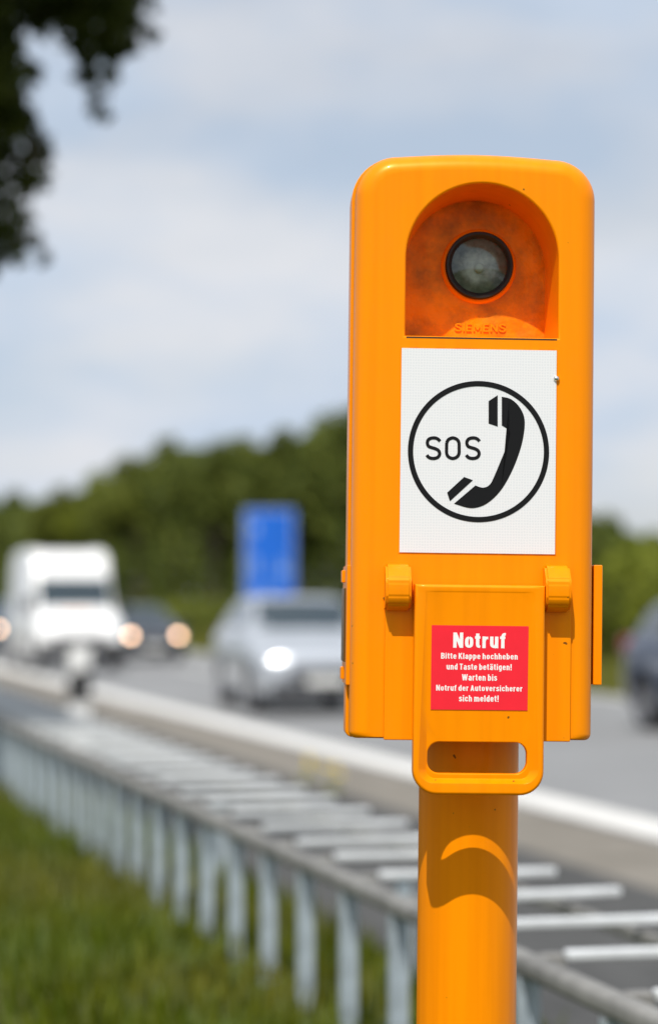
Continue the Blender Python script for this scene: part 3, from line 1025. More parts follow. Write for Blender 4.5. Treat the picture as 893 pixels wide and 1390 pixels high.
def build_vehicle(name, label, cat, group, sts, paint, wheel_x, wheel_r, loc, heading_dir, cab, side_w, front, lit=False, bumper=None, badge=False):
    root_ = empty(name, loc, (0, 0, math.atan2(heading_dir.y, heading_dir.x)))
    tag(root_, label, cat, group)
    # body
    NU, NV2 = (len(sts) - 1) * 5, 2 * NV * 3
    vs, fs = [], []
    for i in range(NU + 1):
        for j in range(NV2):
            vs.append(car_surf(sts, (len(sts) - 1) * i / NU, 2 * NV * j / NV2))
    for i in range(NU):
        for j in range(NV2):
            a, b_ = i * NV2 + j, i * NV2 + (j + 1) % NV2
            fs.append((a, b_, b_ + NV2, a + NV2))
    fs.append(tuple(range(NV2))); fs.append(tuple(NU * NV2 + j for j in range(NV2)))
    body = mk('body', vs, fs, paint, root_)
    # wheel arches cut out
    W = max(s[4] for s in sts)
    bm = bmesh.new()
    for wx in wheel_x:
        for sy in (-1, 1):
            lathe(bm, [(0, 0), (wheel_r + .07, 0), (wheel_r + .07, .5), (0, .5)], (wx, sy * (W - .27) - (.0 if sy > 0 else .0), wheel_r), (0, sy, 0), 28)
    cut = from_bm('cut', bm, None)
    cut.parent = root_
    md = body.modifiers.new('arches', 'BOOLEAN'); md.operation = 'DIFFERENCE'; md.object = cut; md.solver = 'EXACT'
    bpy.context.view_layer.update()
    me = bpy.data.meshes.new_from_object(body.evaluated_get(bpy.context.evaluated_depsgraph_get()))
    body.modifiers.clear()
    body.data = me
    me.polygons.foreach_set('use_smooth', [True] * len(me.polygons))
    me.set_sharp_from_angle(angle=R(40))
    bpy.data.objects.remove(cut)
    # wheels
    bt = bmesh.new()
    r_ = wheel_r
    lathe(bt, [(r_ * .66, -.09), (r_ * .95, -.105), (r_, -.08), (r_, .08), (r_ * .95, .105), (r_ * .66, .09)], (0, 0, 0), (0, 1, 0), 32)
    tyre_me = bpy.data.meshes.new('tyre'); bmesh.ops.recalc_face_normals(bt, faces=bt.faces); bt.to_mesh(tyre_me); bt.free()
    tyre_me.materials.append(M_TYRE)
    tyre_me.polygons.foreach_set('use_smooth', [True] * len(tyre_me.polygons)); tyre_me.set_sharp_from_angle(angle=R(50))
    br = bmesh.new()
    lathe(br, [(r_ * .67, -.085), (r_ * .6, -.06), (r_ * .6, .06), (r_ * .67, .085)], (0, 0, 0), (0, 1, 0), 32)
    for k in range(5):
        add_box(br, (math.cos(k * 1.2566) * r_ * .33, .06, math.sin(k * 1.2566) * r_ * .33), (r_ * .62, .03, r_ * .17), Matrix.Rotation(-k * 1.2566, 4, 'Y'))
        add_box(br, (math.cos(k * 1.2566) * r_ * .33, -.06, math.sin(k * 1.2566) * r_ * .33), (r_ * .62, .03, r_ * .17), Matrix.Rotation(-k * 1.2566, 4, 'Y'))
    lathe(br, [(0, -.075), (r_ * .16, -.07), (r_ * .16, .07), (0, .075)], (0, 0, 0), (0, 1, 0), 16)
    rim_me = bpy.data.meshes.new('rim'); bmesh.ops.recalc_face_normals(br, faces=br.faces); br.to_mesh(rim_me); br.free()
    rim_me.materials.append(M_RIM)
    for wx in wheel_x:
        for sy in (-1, 1):
            t = bpy.data.objects.new('wheel', tyre_me); C.objects.link(t); t.parent = root_
            t.location = (wx, sy * (W - .13), wheel_r + 0.002)
            q = bpy.data.objects.new('rim', rim_me); C.objects.link(q); q.parent = t
    # glass
    a, b_ = cab['screen']
    v_, f_ = car_patch(sts, a, b_, 6.12, 9.88, .006, 10, 14)
    mk('windscreen', v_, f_, M_GLASS, root_, smooth=60)
    if cab.get('rear'):
        a, b_ = cab['rear']
        v_, f_ = car_patch(sts, a, b_, 6.15, 9.85, .006, 8, 14)
        mk('rear_window', v_, f_, M_GLASS, root_, smooth=60)
    for (a, b_, lo, hi) in side_w:
        for mir in (0, 1):
            cor = (lambda t: (lo, hi)) if not mir else (lambda t: (16 - lo, 16 - hi))
            v_, f_ = car_patch(sts, a, b_, lo, hi, .006, 8, 5, cor)
            mk('side_window', v_, f_, M_GLASS, root_, smooth=60)
    # front
    fx = front['x']
    for sy in (-1, 1):
        bm = bmesh.new()
        c = Vector((fx - front['lamp_back'], sy * front['lamp_y'], front['lamp_z']))
        bmesh.ops.create_uvsphere(bm, u_segments=20, v_segments=12, radius=1)
        for vv in bm.verts:
            vv.co = Vector((vv.co.x * .11, vv.co.y * front.get('lw', .20), vv.co.z * front.get('lh', .085)))
            vv.co = Matrix.Rotation(-sy * .35, 3, 'Z') @ vv.co + c
        h = from_bm('headlight', bm, M_LAMP_OFF, root_, smooth=60)
        if lit:
            bm = bmesh.new()
            bmesh.ops.create_uvsphere(bm, u_segments=16, v_segments=10, radius=1)
            for vv in bm.verts:
                vv.co = Vector((vv.co.x * .05, vv.co.y * .095, vv.co.z * .095)) + c + Vector((.10, 0, 0))
            from_bm('lamp', bm, M_LAMP_ON if lit is True else lit, h, smooth=60)
        # mirrors
        bm = bmesh.new()
        mz, mx = front['mir_z'], front['mir_x']
        add_box(bm, (mx, sy * (W + .09), mz), (.10, .22, front.get('mir_h', .15)), None, .03, 3)
        add_box(bm, (mx, sy * (W - .03), mz - .06), (.06, .14, .04))
        from_bm('mirror', bm, paint if front.get('mir_paint', True) else M_TRIM, root_, smooth=50)
        # rear lamp
        rz_ = front.get('tail_z', .8)
        box('tail_light', (sts[-1][0] + .05, sy * (W - .14), rz_), (.16, .16, .2), M_TAIL, root_, .03)
    g0, g1 = front['grille']
    gr = box('grille', (fx - .035, 0, (g0 + g1) / 2), (.10, front['gw'], g1 - g0), M_TRIM, root_, .03)
    for k in range(2):
        box('grille_bar', (fx + .019, 0, g0 + (g1 - g0) * (k + 1) / 3), (.012, front['gw'] - .08, .016), M_CHROME, gr, .004)
    bb = front['bump']
    box('lower_bumper', (fx - .06, 0, (bb[0] + bb[1]) / 2), (.16, front['bw'], bb[1] - bb[0]), bumper or M_TRIM, root_, .04)
    box('number_plate', (fx + .03, 0, front['pz']), (.02, .52, .11), M_PLATE, root_, .004)
    if badge:
        bm = bmesh.new()
        lathe(bm, [(0.09, 0), (.085, .03), (.06, .055), (.03, .066), (0, .07)], (fx - .02, front.get('badge_y', 0), g1 + .03), (1, 0, .25), 28)
        from_bm('badge', bm, M_CHROME, root_, smooth=70)
    # wipers / roof aerial
    return root_

def car_stations(L, W, H, hood=.95, kind='sedan', zb=.22):
    f = L / 2; w = W / 2
    if kind == 'sedan':
        return [(f, .34, .58, .66, w * .72, w * .5), (f - .10, .24, .66, .74, w * .90, w * .62), (f - .45, zb, .78, .86, w * .98, w * .72), (f - 1.0, zb, .88, hood, w, w * .76),
                (f - 1.28, zb, .93, hood + .06, w, w * .78), (f - 1.95, zb, .95, H - .06, w, w * .66), (f - 2.5, zb, .96, H, w, w * .66), (f - 3.2, zb, .97, H - .06, w, w * .63),
                (f - 3.85, zb, .98, 1.10, w * .99, w * .66), (f - L + .35, zb, .96, 1.05, w * .96, w * .7), (f - L + .08, .30, .88, .98, w * .88, w * .66), (f - L, .40, .72, .80, w * .76, w * .55)]
    if kind == 'estate':
        return [(f, .36, .66, .76, w * .74, w * .5), (f - .10, .25, .76, .86, w * .92, w * .64), (f - .45, zb, .88, .98, w * .99, w * .74), (f - .95, zb, .97, hood + .06, w, w * .78),
                (f - 1.2, zb, 1.0, hood + .12, w, w * .80), (f - 1.85, zb, 1.03, H - .06, w, w * .70), (f - 2.5, zb, 1.04, H, w, w * .71), (f - 3.4, zb, 1.05, H - .02, w, w * .69),
                (f - 4.0, zb, 1.05, H - .10, w, w * .66), (f - L + .28, zb, 1.04, H - .28, w * .98, w * .66), (f - L + .06, .30, .96, 1.12, w * .92, w * .7), (f - L, .42, .78, .86, w * .82, w * .6)]
    if kind == 'van':
        return [(f, .45, .72, .80, w * .80, w * .6), (f - .08, .33, .92, 1.00, w * .94, w * .72), (f - .40, .28, 1.12, 1.20, w * .99, w * .80), (f - .72, .28, 1.20, 1.32, w, w * .84),
                (f - 1.05, .28, 1.22, 1.72, w, w * .82), (f - 1.30, .28, 1.24, 2.02, w, w * .82), (f - 1.62, .28, 1.26, 2.58, w, w * .84), (f - 2.0, .28, 1.28, H - .04, w, w * .86), (f - 3.2, .28, 1.3, H, w, w * .87),
                (f - L + .5, .28, 1.3, H, w, w * .87), (f - L + .06, .30, 1.3, H - .05, w * .99, w * .85), (f - L, .36, 1.28, H - .16, w * .96, w * .8)]

HEAD = -U
G_CARS = 'vehicles on the motorway'
M_SILVER = mat('silver_metallic_paint', (0.50, 0.53, 0.57), 0.28, 0.4, coat=0.6)
M_WHITE = mat('white_van_paint', (0.84, 0.84, 0.83), 0.35, coat=0.4)
M_DARK = mat('anthracite_paint', (0.03, 0.034, 0.045), 0.3, 0.2, coat=0.7)
M_NAVY = mat('midnight_blue_paint', (0.03, 0.045, 0.085), 0.28, 0.3, coat=0.8)
M_GREYBLUE = mat('slate_blue_paint', (0.06, 0.085, 0.12), 0.3, 0.25, coat=0.7)

def along(p, back):            # a car's centre lies behind its front by half a length
    return Vector((p.x, p.y, 0.006)) + U * back

FRONT_S = dict(lamp_back=.16, lamp_y=.62, lamp_z=.66, grille=(.42, .60), gw=.95, bump=(.22, .36), bw=1.45, pz=.40, mir_z=1.0, mir_x=.78, tail_z=.82)
# silver estate, nearest lane
L = 4.3
sts = car_stations(L, 1.84, 1.62, 1.0, 'estate')
fr_ = dict(FRONT_S, x=L / 2, lamp_z=.62, grille=(.46, .66), bump=(.24, .44), pz=.46, mir_z=1.1, mir_x=L / 2 - 1.45, tail_z=1.0)
build_vehicle('silver_car', 'silver estate car driving towards the camera beneath the blue sign', 'car', G_CARS, sts, M_SILVER, (L / 2 - .85, -L / 2 + .85), .34,
              along(px_v(465, 7.85), L / 2) + V * -.12, (HEAD + V * -.055).normalized(), dict(screen=(4.12, 4.93), rear=(8.1, 8.95)), [(5.0, 5.95, 5.2, 5.85), (6.05, 7.0, 5.2, 5.85), (7.1, 8.2, 5.25, 5.8)], fr_, lit=M_LAMP_WHITE)
# white van
L = 5.6
sts = car_stations(L, 2.0, 2.74, 1.3, 'van')
fr_ = dict(FRONT_S, x=L / 2, lamp_back=.20, lamp_y=.78, lamp_z=.92, lw=.15, lh=.15, grille=(.55, .80), gw=1.1, bump=(.30, .66), bw=1.88, pz=.52, mir_z=1.45, mir_x=L / 2 - 1.0, mir_h=.34, mir_paint=False, tail_z=1.0)
van = build_vehicle('white_van', 'white high-roofed delivery van driving in the near lane behind the marker post', 'van', G_CARS, sts, M_WHITE, (L / 2 - .95, -L / 2 + 1.0), .35,
              along(px_v(111, 7.25), L / 2), HEAD, dict(screen=(3.35, 5.15)), [(4.25, 5.6, 5.1, 5.6)], fr_)
v_, f_ = car_patch(sts, 2.72, 2.95, 7.3, 8.7, .006, 3, 6)
mk('orange_emblem', v_, f_, mat('orange_emblem', (0.8, 0.30, 0.08), 0.5), van)
# dark saloon with lamps lit
L = 4.6
sts = car_stations(L, 1.80, 1.45, .92, 'sedan')
fr_ = dict(FRONT_S, x=L / 2, mir_x=L / 2 - 1.5)
build_vehicle('dark_car', 'dark grey saloon with lit orange headlights to the right of the white van', 'car', G_CARS, sts, M_DARK, (L / 2 - .85, -L / 2 + .95), .32,
              along(px_v(211, 10.35), L / 2), HEAD, dict(screen=(4.12, 4.95), rear=(7.05, 7.9)), [(5.0, 5.9, 5.2, 5.82), (6.0, 6.95, 5.2, 5.82)], fr_, lit=True)
# slate blue car behind the van
L = 4.5
sts = car_stations(L, 1.82, 1.60, 1.0, 'estate')
fr_ = dict(FRONT_S, x=L / 2, lamp_z=.76, grille=(.50, .70), bump=(.24, .44), pz=.46, mir_z=1.1, mir_x=L / 2 - 1.45, tail_z=1.0)
build_vehicle('slate_car', 'slate blue car with lit headlight half hidden behind the left of the white van', 'car', G_CARS, sts, M_GREYBLUE, (L / 2 - .85, -L / 2 + .85), .33,
              along(px_v(29, 7.75), L / 2), HEAD, dict(screen=(4.12, 4.93), rear=(8.1, 8.95)), [(5.0, 5.95, 5.2, 5.85), (6.05, 7.0, 5.2, 5.85), (7.1, 8.2, 5.25, 5.8)], fr_, lit=True)
# midnight blue car cut by the right edge
L = 4.5
sts = car_stations(L, 1.84, 1.62, 1.0, 'estate')
fr_ = dict(FRONT_S, x=L / 2, lamp_z=.76, grille=(.50, .70), bump=(.24, .44), pz=.46, mir_z=1.1, mir_x=L / 2 - 1.45, tail_z=1.0)
pr = px_v(838, 10.35)
build_vehicle('blue_car', 'midnight blue estate car at the right edge of the picture', 'car', G_CARS, sts, M_NAVY, (L / 2 - .85, -L / 2 + .85), .33,
              Vector((pr.x, pr.y, 0.006)) + V * .92 - U * (L / 2 - .1), HEAD, dict(screen=(4.12, 4.93), rear=(8.1, 8.95)), [(5.0, 5.95, 5.2, 5.85), (6.05, 7.0, 5.2, 5.85), (7.1, 8.2, 5.25, 5.8)], fr_)

# ------------------------------------------------------------------ blue sign across the road
sv = 28.6
sp = px_v(366, sv)
Ys = sp.y
sgn = empty('road_sign', (sp.x, sp.y, -0.03))
tag(sgn, 'tall blue motorway direction sign on grey posts in front of the wood', 'sign')
zt_ = at_z(366, 691, Ys).z + .03
zb_ = 1.1
wS = 68 / FP * Ys
M_BLUE = mat('sign_blue', (0.006, 0.13, 0.62), 0.4, var=0.12, vscale=0.8)
pn = box('panel', (0, 0, (zt_ + zb_) / 2), (wS, .06, zt_ - zb_), M_BLUE, sgn)
bw = .05
M_SFRAME = mat('sign_white', (0.75, 0.78, 0.80), 0.4)
for (cx_, cz_, sx_, sz_) in ((0, zt_ - .10, wS - .12, bw), (0, zb_ + .10, wS - .12, bw), (-wS / 2 + .10, (zt_ + zb_) / 2, bw * .8, zt_ - zb_ - .32), (wS / 2 - .10, (zt_ + zb_) / 2, bw * .8, zt_ - zb_ - .32)):
    box('border', (cx_, -.0325, cz_), (sx_, .004, sz_), M_SFRAME, pn)
hS = zt_ - zb_
for fx_, fz_, fw_, fh_ in ((-.30, .80, .10, .16), (-.28, .45, .07, .30), (.26, .40, .20, .10), (.24, .48, .12, .05), (-.02, .20, .10, .16), (-.28, .14, .08, .12)):
    box('legend', (fx_ * wS, -.0325, zb_ + fz_ * hS), (fw_ * wS, .004, fh_ * hS * .6), mat('sign_legend', (0.30, 0.45, 0.75), 0.4), pn)
for sx_ in (-1, 1):
    box('post', (sx_ * wS * .36, .09, zt_ * .5), (.12, .10, zt_), M_STEEL, sgn, .01)
box('edge_trim', (-wS / 2 - .035, .01, (zt_ + zb_) / 2), (.06, .09, hS), M_STEEL, sgn)

# ------------------------------------------------------------------ trees
def leaf_quads(pts, size, rn, vs, fs, curl=True):
    for p in pts:
        a = Vector((rn.gauss(0, 1), rn.gauss(0, 1), rn.gauss(0, 1))).normalized()
        b_ = a.orthogonal().normalized()
        b_ = (Matrix.Rotation(rn.uniform(0, 6.28), 3, a) @ b_)
        c = a.cross(b_)
        s = size * rn.uniform(.6, 1.3)
        k = len(vs)
        vs += [p - b_ * s * .5, p + c * s * .28 + a * s * .08, p + b_ * s * .55, p - c * s * .28 + a * s * .08]
        fs.append((k, k + 1, k + 2, k + 3))
def crown_points(n, rn, rx, rz, zc, lumps=14):
    out = []
    bl = []
    for i in range(lumps):
        a = rn.uniform(0, 6.283); e = math.asin(rn.uniform(-.75, 1))
        q = rn.uniform(.45, .78)
        bl.append((Vector((math.cos(a) * math.cos(e) * rx * q, math.sin(a) * math.cos(e) * rx * q, zc + math.sin(e) * rz * q)), rn.uniform(.30, .48)))
    for i in range(n):
        c, r_ = rn.choice(bl)
        d = Vector((rn.gauss(0, 1), rn.gauss(0, 1), rn.gauss(0, 1))).normalized() * (rn.random() ** .45)
        out.append(c + Vector((d.x * rx * r_, d.y * rx * r_, d.z * rz * r_)))
    return out, bl
LM = [leaf_mat('foliage_dark', (0.065, 0.092, 0.016), (0.145, 0.165, 0.030)),
      leaf_mat('foliage_mid', (0.090, 0.120, 0.018), (0.195, 0.210, 0.034)),
      leaf_mat('foliage_light', (0.130, 0.165, 0.018), (0.26, 0.28, 0.035))]
M_BARK = mat('bark', (0.09, 0.07, 0.05), 0.9, var=0.35, vscale=12, bump=0.6, bscale=18, stretch=(1, 1, .25))
def tree_meshes(seed, n, rx, rz, zc, size):
    rn = random.Random(seed)
    pts, bl = crown_points(n, rn, rx, rz, zc)
    vs, fs = [], []
    leaf_quads(pts, size, rn, vs, fs)
    cm = bpy.data.meshes.new('crown'); cm.from_pydata([tuple(v) for v in vs], [], fs)
    bm = bmesh.new()
    tube(bm, [(0, 0, -.05), (.02, .01, zc * .3), (.05, -.03, zc * .65), (0, 0, zc)], [.26, .2, .15, .07], 10)
    for c, r_ in bl[:8]:
        s = Vector((.03, 0, zc * rn.uniform(.4, .8)))
        tube(bm, [s, s.lerp(c, .5) + Vector((0, 0, .15)), c], [.09, .06, .025], 6)
    tm = bpy.data.meshes.new('trunk'); bmesh.ops.recalc_face_normals(bm, faces=bm.faces); bm.to_mesh(tm); bm.free()
    tm.materials.append(M_BARK)
    return cm, tm
protos = [tree_meshes(11, 5200, 3.0, 3.4, 6.4, .42), tree_meshes(23, 5200, 3.4, 3.0, 6.6, .42), tree_meshes(37, 5200, 2.7, 3.7, 6.2, .42)]
crowns = {}
def plant_tree(px, v, ytop, k, mi, label, name='broadleaf_tree', group='trees of the wood across the road'):
    p = px_v(px, v, -0.03)
    h = at_z(px, ytop, p.y).z
    cm, tm = protos[k]
    full = max(q.co.z for q in cm.vertices) if k not in plant_tree.h else plant_tree.h[k]
    plant_tree.h[k] = full
    s = h / full
    r_ = empty(name, p, (0, 0, rnd.uniform(0, 6.28)))
    r_.scale = (s, s, s)
    tag(r_, label, 'tree', group)
    key = (k, mi)
    if key not in crowns:
        c = cm.copy(); c.materials.append(LM[mi]); crowns[key] = c
    o = bpy.data.objects.new('crown', crowns[key]); C.objects.link(o); o.parent = r_
    o = bpy.data.objects.new('trunk', tm); C.objects.link(o); o.parent = r_
plant_tree.h = {}
TR = [(-25, 33, 668, 0, 1, 'low mid-green tree of the wood cut by the left picture edge'),
      (38, 36, 662, 1, 0, 'dark green tree of the wood above the left side of the white van'),
      (85, 31, 655, 2, 1, 'mid-green tree of the wood rising just above the white van roof'),
      (135, 34, 634, 0, 2, 'lighter green tree of the wood right behind the van roof corner'),
      (190, 32, 612, 1, 1, 'mid-green tree of the wood above the dark saloon'),
      (243, 35, 588, 2, 1, 'tall tree of the wood left of the blue sign, at the first skyline bump'),
      (292, 31, 590, 0, 0, 'dark round tree of the wood standing just left of the blue sign'),
      (345, 34, 588, 1, 1, 'mid-green tree of the wood directly above the blue sign'),
      (402, 31.5, 575, 2, 0, 'dark tree of the wood just right of the blue sign'),
      (450, 34, 552, 0, 1, 'tallest tree of the wood, against the left side of the orange post'),
      (508, 32, 548, 1, 0, 'dark tree of the wood mostly hidden behind the left half of the orange post'),
      (570, 34, 565, 2, 1, 'tree of the wood hidden behind the white SOS plate'),
      (640, 32, 600, 0, 0, 'tree of the wood hidden behind the middle of the orange post'),
      (705, 34, 640, 1, 1, 'tree of the wood hidden behind the right half of the orange post'),
      (762, 32, 668, 2, 0, 'dark tree of the wood at the right side of the orange post'),
      (822, 33, 690, 0, 0, 'dark green tree of the wood just right of the orange post'),
      (893, 35, 716, 1, 2, 'lighter green tree of the wood at the right picture edge'),
      (965, 33, 716, 2, 1, 'mid-green tree of the wood just past the right picture edge'),
      (1045, 35, 712, 0, 1, 'round tree of the wood second past the right picture edge'),
      (1135, 33, 716, 1, 0, 'dark tree of the wood third past the right picture edge')]
for t in TR:
    plant_tree(*t)

# undergrowth and inner wood, one mass
def wood_mass():
    rn = random.Random(5)
    vs, fs = [], []
    tops = sorted([(t[0], t[2]) for t in TR])
    def top(px):
        if px <= tops[0][0]:
            return tops[0][1]
        for (a, ya), (b_, yb) in zip(tops, tops[1:]):
            if a <= px <= b_:
                return ya + (yb - ya) * (px - a) / (b_ - a)
        return tops[-1][1]
    pts = []
    for i in range(46000):
        px = rn.uniform(-110, 1220)
        v = rn.uniform(31, 46)
        p = px_v(px, v)
        if p.y < 5:
            continue
        h = max(1.5, at_z(px, top(px) + 22, p.y).z)
        p.z = h * rn.random() ** .8
        pts.append((p, .0045 * p.y))
    for p, s in pts:
        leaf_quads([p], s + .15, rn, vs, fs)
    o = mk('wood_undergrowth', vs, fs, LM[0], recalc=False)
    tag(o, 'dense dark undergrowth and inner foliage of the wood across the road', 'undergrowth', kind='stuff')
wood_mass()

# hedge in the median: shrubs
def shrub_mesh(seed, n, mi):
    rn = random.Random(seed)
    vs, fs = [], []
    pts = []
    for i in range(n):
        d = Vector((rn.gauss(0, 1), rn.gauss(0, 1), rn.gauss(0, 1))).normalized() * rn.random() ** .4
        pts.append(Vector((d.x * 1.0, d.y * 1.0, .95 + d.z * .95)))
    leaf_quads(pts, .17, rn, vs, fs)
    m = bpy.data.meshes.new('foliage'); m.from_pydata([tuple(v) for v in vs], [], fs); m.materials.append(LM[mi])
    bm = bmesh.new()
    for q in range(5):
        a = q * 1.256
        tube(bm, [(0, 0, 0), (math.cos(a) * .2, math.sin(a) * .2, .5), (math.cos(a) * .5, math.sin(a) * .5, 1.3)], [.04, .03, .012], 5)
    st_ = bpy.data.meshes.new('stem'); bm.to_mesh(st_); bm.free(); st_.materials.append(M_BARK)
    return m, st_
shr = [shrub_mesh(3, 2600, 1), shrub_mesh(4, 2600, 2), shrub_mesh(6, 2600, 1)]
SHRUB_L = {'a': 'green shrub in the median hedge beyond the road, half hidden by the orange post'}
k = 0
SH = [(-40, 15.7, 1.5), (20, 15.9, 1.5), (75, 15.7, 1.6), (115, 15.8, 1.5), (150, 15.6, 1.6), (185, 15.8, 1.55), (222, 15.7, 1.6), (258, 15.8, 1.65), (290, 15.6, 1.7), (322, 15.8, 1.5), (362, 15.7, 1.5), (405, 15.8, 1.55), (452, 15.7, 1.6),
      (505, 15.8, 1.6), (560, 15.7, 1.6), (620, 15.8, 1.6), (685, 15.7, 1.7), (755, 15.8, 1.8), (828, 15.9, 2.1), (872, 16.6, 2.7), (935, 16.2, 2.5), (1000, 16.0, 2.3), (1070, 16.2, 2.4), (1150, 16.0, 2.3)]
ORD = ['first', 'second', 'third', 'fourth', 'fifth', 'sixth']
seen = {}
for i, (px, v, h) in enumerate(SH):
    p = px_v(px, v, -0.03)
    r_ = empty('median_shrub', p, (0, 0, rnd.uniform(0, 6.28)))
    wid = max(1.0, min(1.9, .55 + p.y * .012)) * (1.15 if px > 700 else 1)
    r_.scale = (wid, wid, h / 1.85)
    where = ('at the left edge of the row' if px < 0 else 'behind the white van' if px < 165 else 'behind the dark saloon' if px < 250 else
             'between the dark saloon and the silver car' if px < 310 else 'behind the silver car' if px < 466 else 'behind the orange post' if px < 812 else
             'just right of the orange post' if px < 850 else 'above the midnight blue car' if px < 900 else 'past the right picture edge')
    seen[where] = seen.get(where, -1) + 1
    cnt = ORD[seen[where]] + ' green hedge shrub from the left ' if 'behind' in where or 'between' in where or 'past' in where else ''
    tag(r_, cnt + where if cnt else 'leafy green shrub of the median hedge ' + where, 'shrub', 'median hedge shrubs ' + where)
    fo, stm = shr[1 if px > 840 else i % 3]
    o = bpy.data.objects.new('foliage', fo); C.objects.link(o); o.parent = r_
    o = bpy.data.objects.new('stem', stm); C.objects.link(o); o.parent = r_
# tall grass in the median
M_STRAW = leaf_mat('straw_grass', (0.13, 0.15, 0.006), (0.24, 0.23, 0.07), tl=0.3)
def mp_():
    return uv(rnd.uniform(15, 90), rnd.uniform(13.85, 15.6), -0.03)
def tall_grass():
    vs, fs = [], []
    for i in range(16000):
        p = mp_()
        a = rnd.uniform(0, 6.28); h = rnd.uniform(.25, .75); s = Vector((math.cos(a), math.sin(a), 0)) * .025
        k = len(vs)
        vs.extend([p - s, p + s, p + Vector((rnd.uniform(-.2, .2), rnd.uniform(-.2, .2), h))])
        fs.append((k, k + 1, k + 2))
    tag(mk('median_grass', vs, fs, M_STRAW, recalc=False), 'tall yellowish grass along the far edge of the road', 'grass', kind='stuff')
tall_grass()

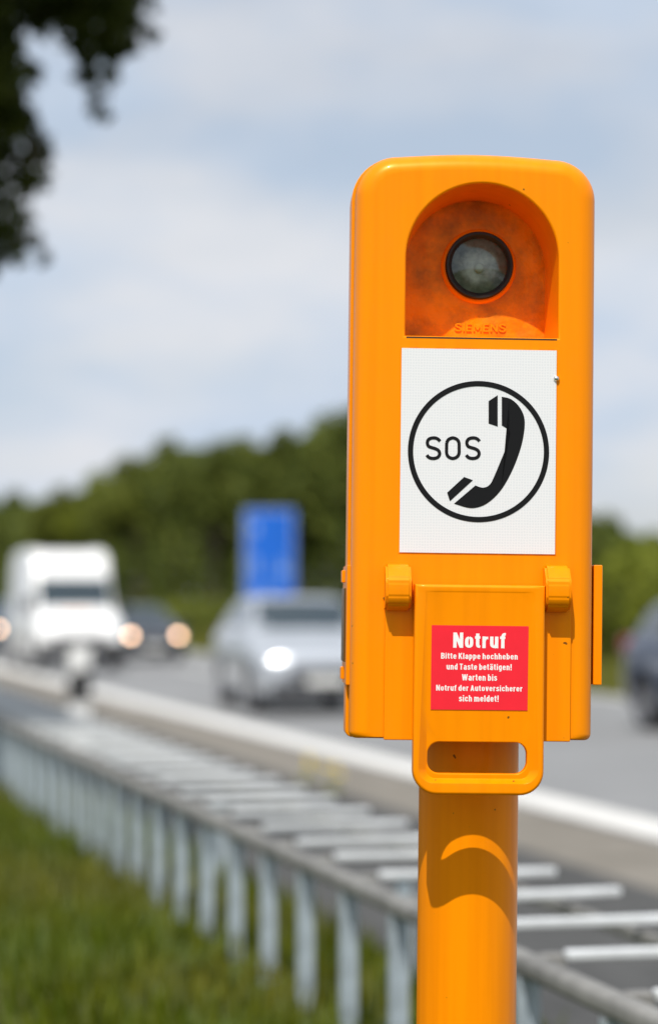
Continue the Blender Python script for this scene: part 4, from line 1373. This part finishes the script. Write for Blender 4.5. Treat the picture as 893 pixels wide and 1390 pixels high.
# overhanging tree at the upper left
def near_tree():
    rn = random.Random(19)
    base = Vector((-4.3, 12.5, BANK))
    r_ = empty('overhanging_tree', base)
    tag(r_, 'large dark tree whose leafy branches hang into the upper left corner', 'tree')
    bm = bmesh.new()
    tube(bm, [(0, 0, -.05), (.05, .05, 1.2), (-.05, .1, 2.6), (.1, 0, 4.2), (.1, .1, 6.5), (0, 0, 9.0)], [.30, .24, .21, .18, .12, .04], 14)
    twigs = []
    vs, fs = [], []
    # target twig ends in picture space, at the tree's own distance
    ends = []
    spots = [(8, 8, 45), (60, 5, 42), (105, 12, 42), (150, 20, 40), (178, 30, 26), (190, 0, 26), (0, 55, 36), (58, 32, 22), (112, 55, 32), (150, 62, 30), (178, 62, 14), (208, 48, 8), (120, 95, 24), (150, 100, 14),
             (130, 125, 15), (128, 148, 11), (142, 158, 7), (10, 105, 42), (46, 95, 16), (8, 150, 42), (42, 165, 24), (52, 195, 20), (62, 215, 12), (8, 205, 26), (12, 245, 24), (40, 250, 14), (14, 285, 18), (38, 262, 10),
             (8, 318, 30), (38, 300, 14), (44, 325, 12), (56, 240, 16), (30, 225, 26), (24, 345, 16), (60, 352, 7), (4, 350, 14), (-30, 60, 60), (-40, 160, 70), (-40, 260, 60), (-40, 350, 40), (-60, 20, 80), (60, -40, 50), (130, -40, 60), (200, -45, 36), (-60, 400, 36)]
    for px, py, rad in spots:
        for dY in (-.25, .25) if rad > 26 else (0,):
            Y = 12.3 + dY + rn.uniform(-.4, .4)
            c = at_z(px, py, Y) - base
            ends.append((c, rad / FP * Y))
    n_spots = len(ends)
    # the rest of the crown: big and round over the trunk, above the picture
    for i in range(90):
        a = rn.uniform(0, 6.283); e = math.asin(rn.uniform(-.25, 1))
        q = rn.uniform(.35, 1)
        c = Vector((math.cos(a) * math.cos(e) * 3.1 * q, math.sin(a) * math.cos(e) * 3.3 * q, 6.9 + math.sin(e) * 2.6 * q))
        w = c + base
        px = 446.5 + FP * w.x / w.y
        py = 820 - FP * (w.z - CAM_H) / w.y
        r__ = .55
        rp = r__ / w.y * FP
        if px + rp > 0 and py + rp > -10:
            continue
        if px + rp > 260 and py + rp > -200:
            continue
        ends.append((c, r__))
    # lower crown out of frame to the left
    for i in range(40):
        a = rn.uniform(0, 6.283); q = rn.uniform(.2, 1)
        c = Vector((math.cos(a) * 2.2 * q, math.sin(a) * 2.4 * q, rn.uniform(3.6, 6)))
        w = c + base
        px = 446.5 + FP * w.x / w.y
        if px + .5 / w.y * FP > -20:
            continue
        ends.append((c, .5))
    # unseen foliage added towards the sun to shade the hanging twigs
    for i in range(60):
        Y = rn.uniform(9.6, 12.2)
        c = Vector((rn.uniform(-3.4, -1.2), Y, rn.uniform(5.3, 7.6)))
        px = 446.5 + FP * c.x / c.y; py = 820 - FP * (c.z - CAM_H) / c.y
        rp = .5 / c.y * FP
        if py + rp > -15 and px + rp > -10:
            continue
        ends.append((c - base, .5))
    for ei, (c, rad) in enumerate(ends):
        n = int(max(12, 950 * rad * rad * 3.4)) if rad < .45 else 420
        pts = []
        for j in range(n):
            d = Vector((rn.gauss(0, 1), rn.gauss(0, 1), rn.gauss(0, 1))).normalized() * rn.random() ** .5
            pts.append(c + d * rad)
        leaf_quads(pts, .10, rn, vs, fs)
        s = Vector((.05, .03, min(7.5, max(2.4, c.z - .9))))
        if ei < n_spots:          # hanging twigs grow out of their upper left neighbours
            near = [e for e, _ in ends[:n_spots] if e.z > c.z + .04 and e.x < c.x + .12 and (e - c).length > .1]
            if near and c.x + base.x > -2.2:
                s = min(near, key=lambda e: (e - c).length)
                tube(bm, [s, s.lerp(c, .5) + Vector((.01, .02, .015)), c], [.012, .008, .003], 5)
                continue
        mid = s.lerp(c, .5) + Vector((0, 0, .25))
        tube(bm, [s, mid, c], [.05, .025, .006], 5)
    from_bm('trunk', bm, M_BARK, r_, smooth=60)
    mk('crown', vs, fs, leaf_mat('foliage_near', (0.028, 0.044, 0.006), (0.070, 0.085, 0.012), tl=0.3), r_, recalc=False)
near_tree()

# ------------------------------------------------------------------ weeds on the verge
def weed(px, py, label, flower):
    p = at_z(px, py, 19)
    d = ray(px, py); t = -(CAM_H - 0.12) / d.z
    p = Vector((0, 0, CAM_H)) + d * t
    p.z = 0.0
    r_ = empty('yellow_weed' if flower else 'weed', p)
    tag(r_, label, 'plant')
    vs, fs = [], []
    leaf_quads([Vector((rnd.gauss(0, .05), rnd.gauss(0, .05), rnd.uniform(.0, .12))) for i in range(14)], .05, rnd, vs, fs)
    mk('leaves', vs, fs, LM[2], r_, recalc=False)
    for i in range(5):
        bm = bmesh.new()
        c = Vector((rnd.uniform(-.07, .07), rnd.uniform(-.07, .07), rnd.uniform(.12, .22)))
        lathe(bm, [(0, .0), (.022, .012), (.024, .02), (.0, .026)], c, (0, -.3, 1), 9)
        f = from_bm('flower', bm, mat('yellow_petals', (0.75, 0.55, 0.006), 0.6), r_)
        bm = bmesh.new()
        tube(bm, [(0, 0, 0), c * .6 + Vector((0, 0, .02)), c], .003, 4)
        from_bm('stem', bm, LM[2], f)
weed(452, 1058, 'small yellow-flowered weed on the verge nearest the orange post', True)
weed(417, 1046, 'small yellow-flowered weed on the verge left of another', True)
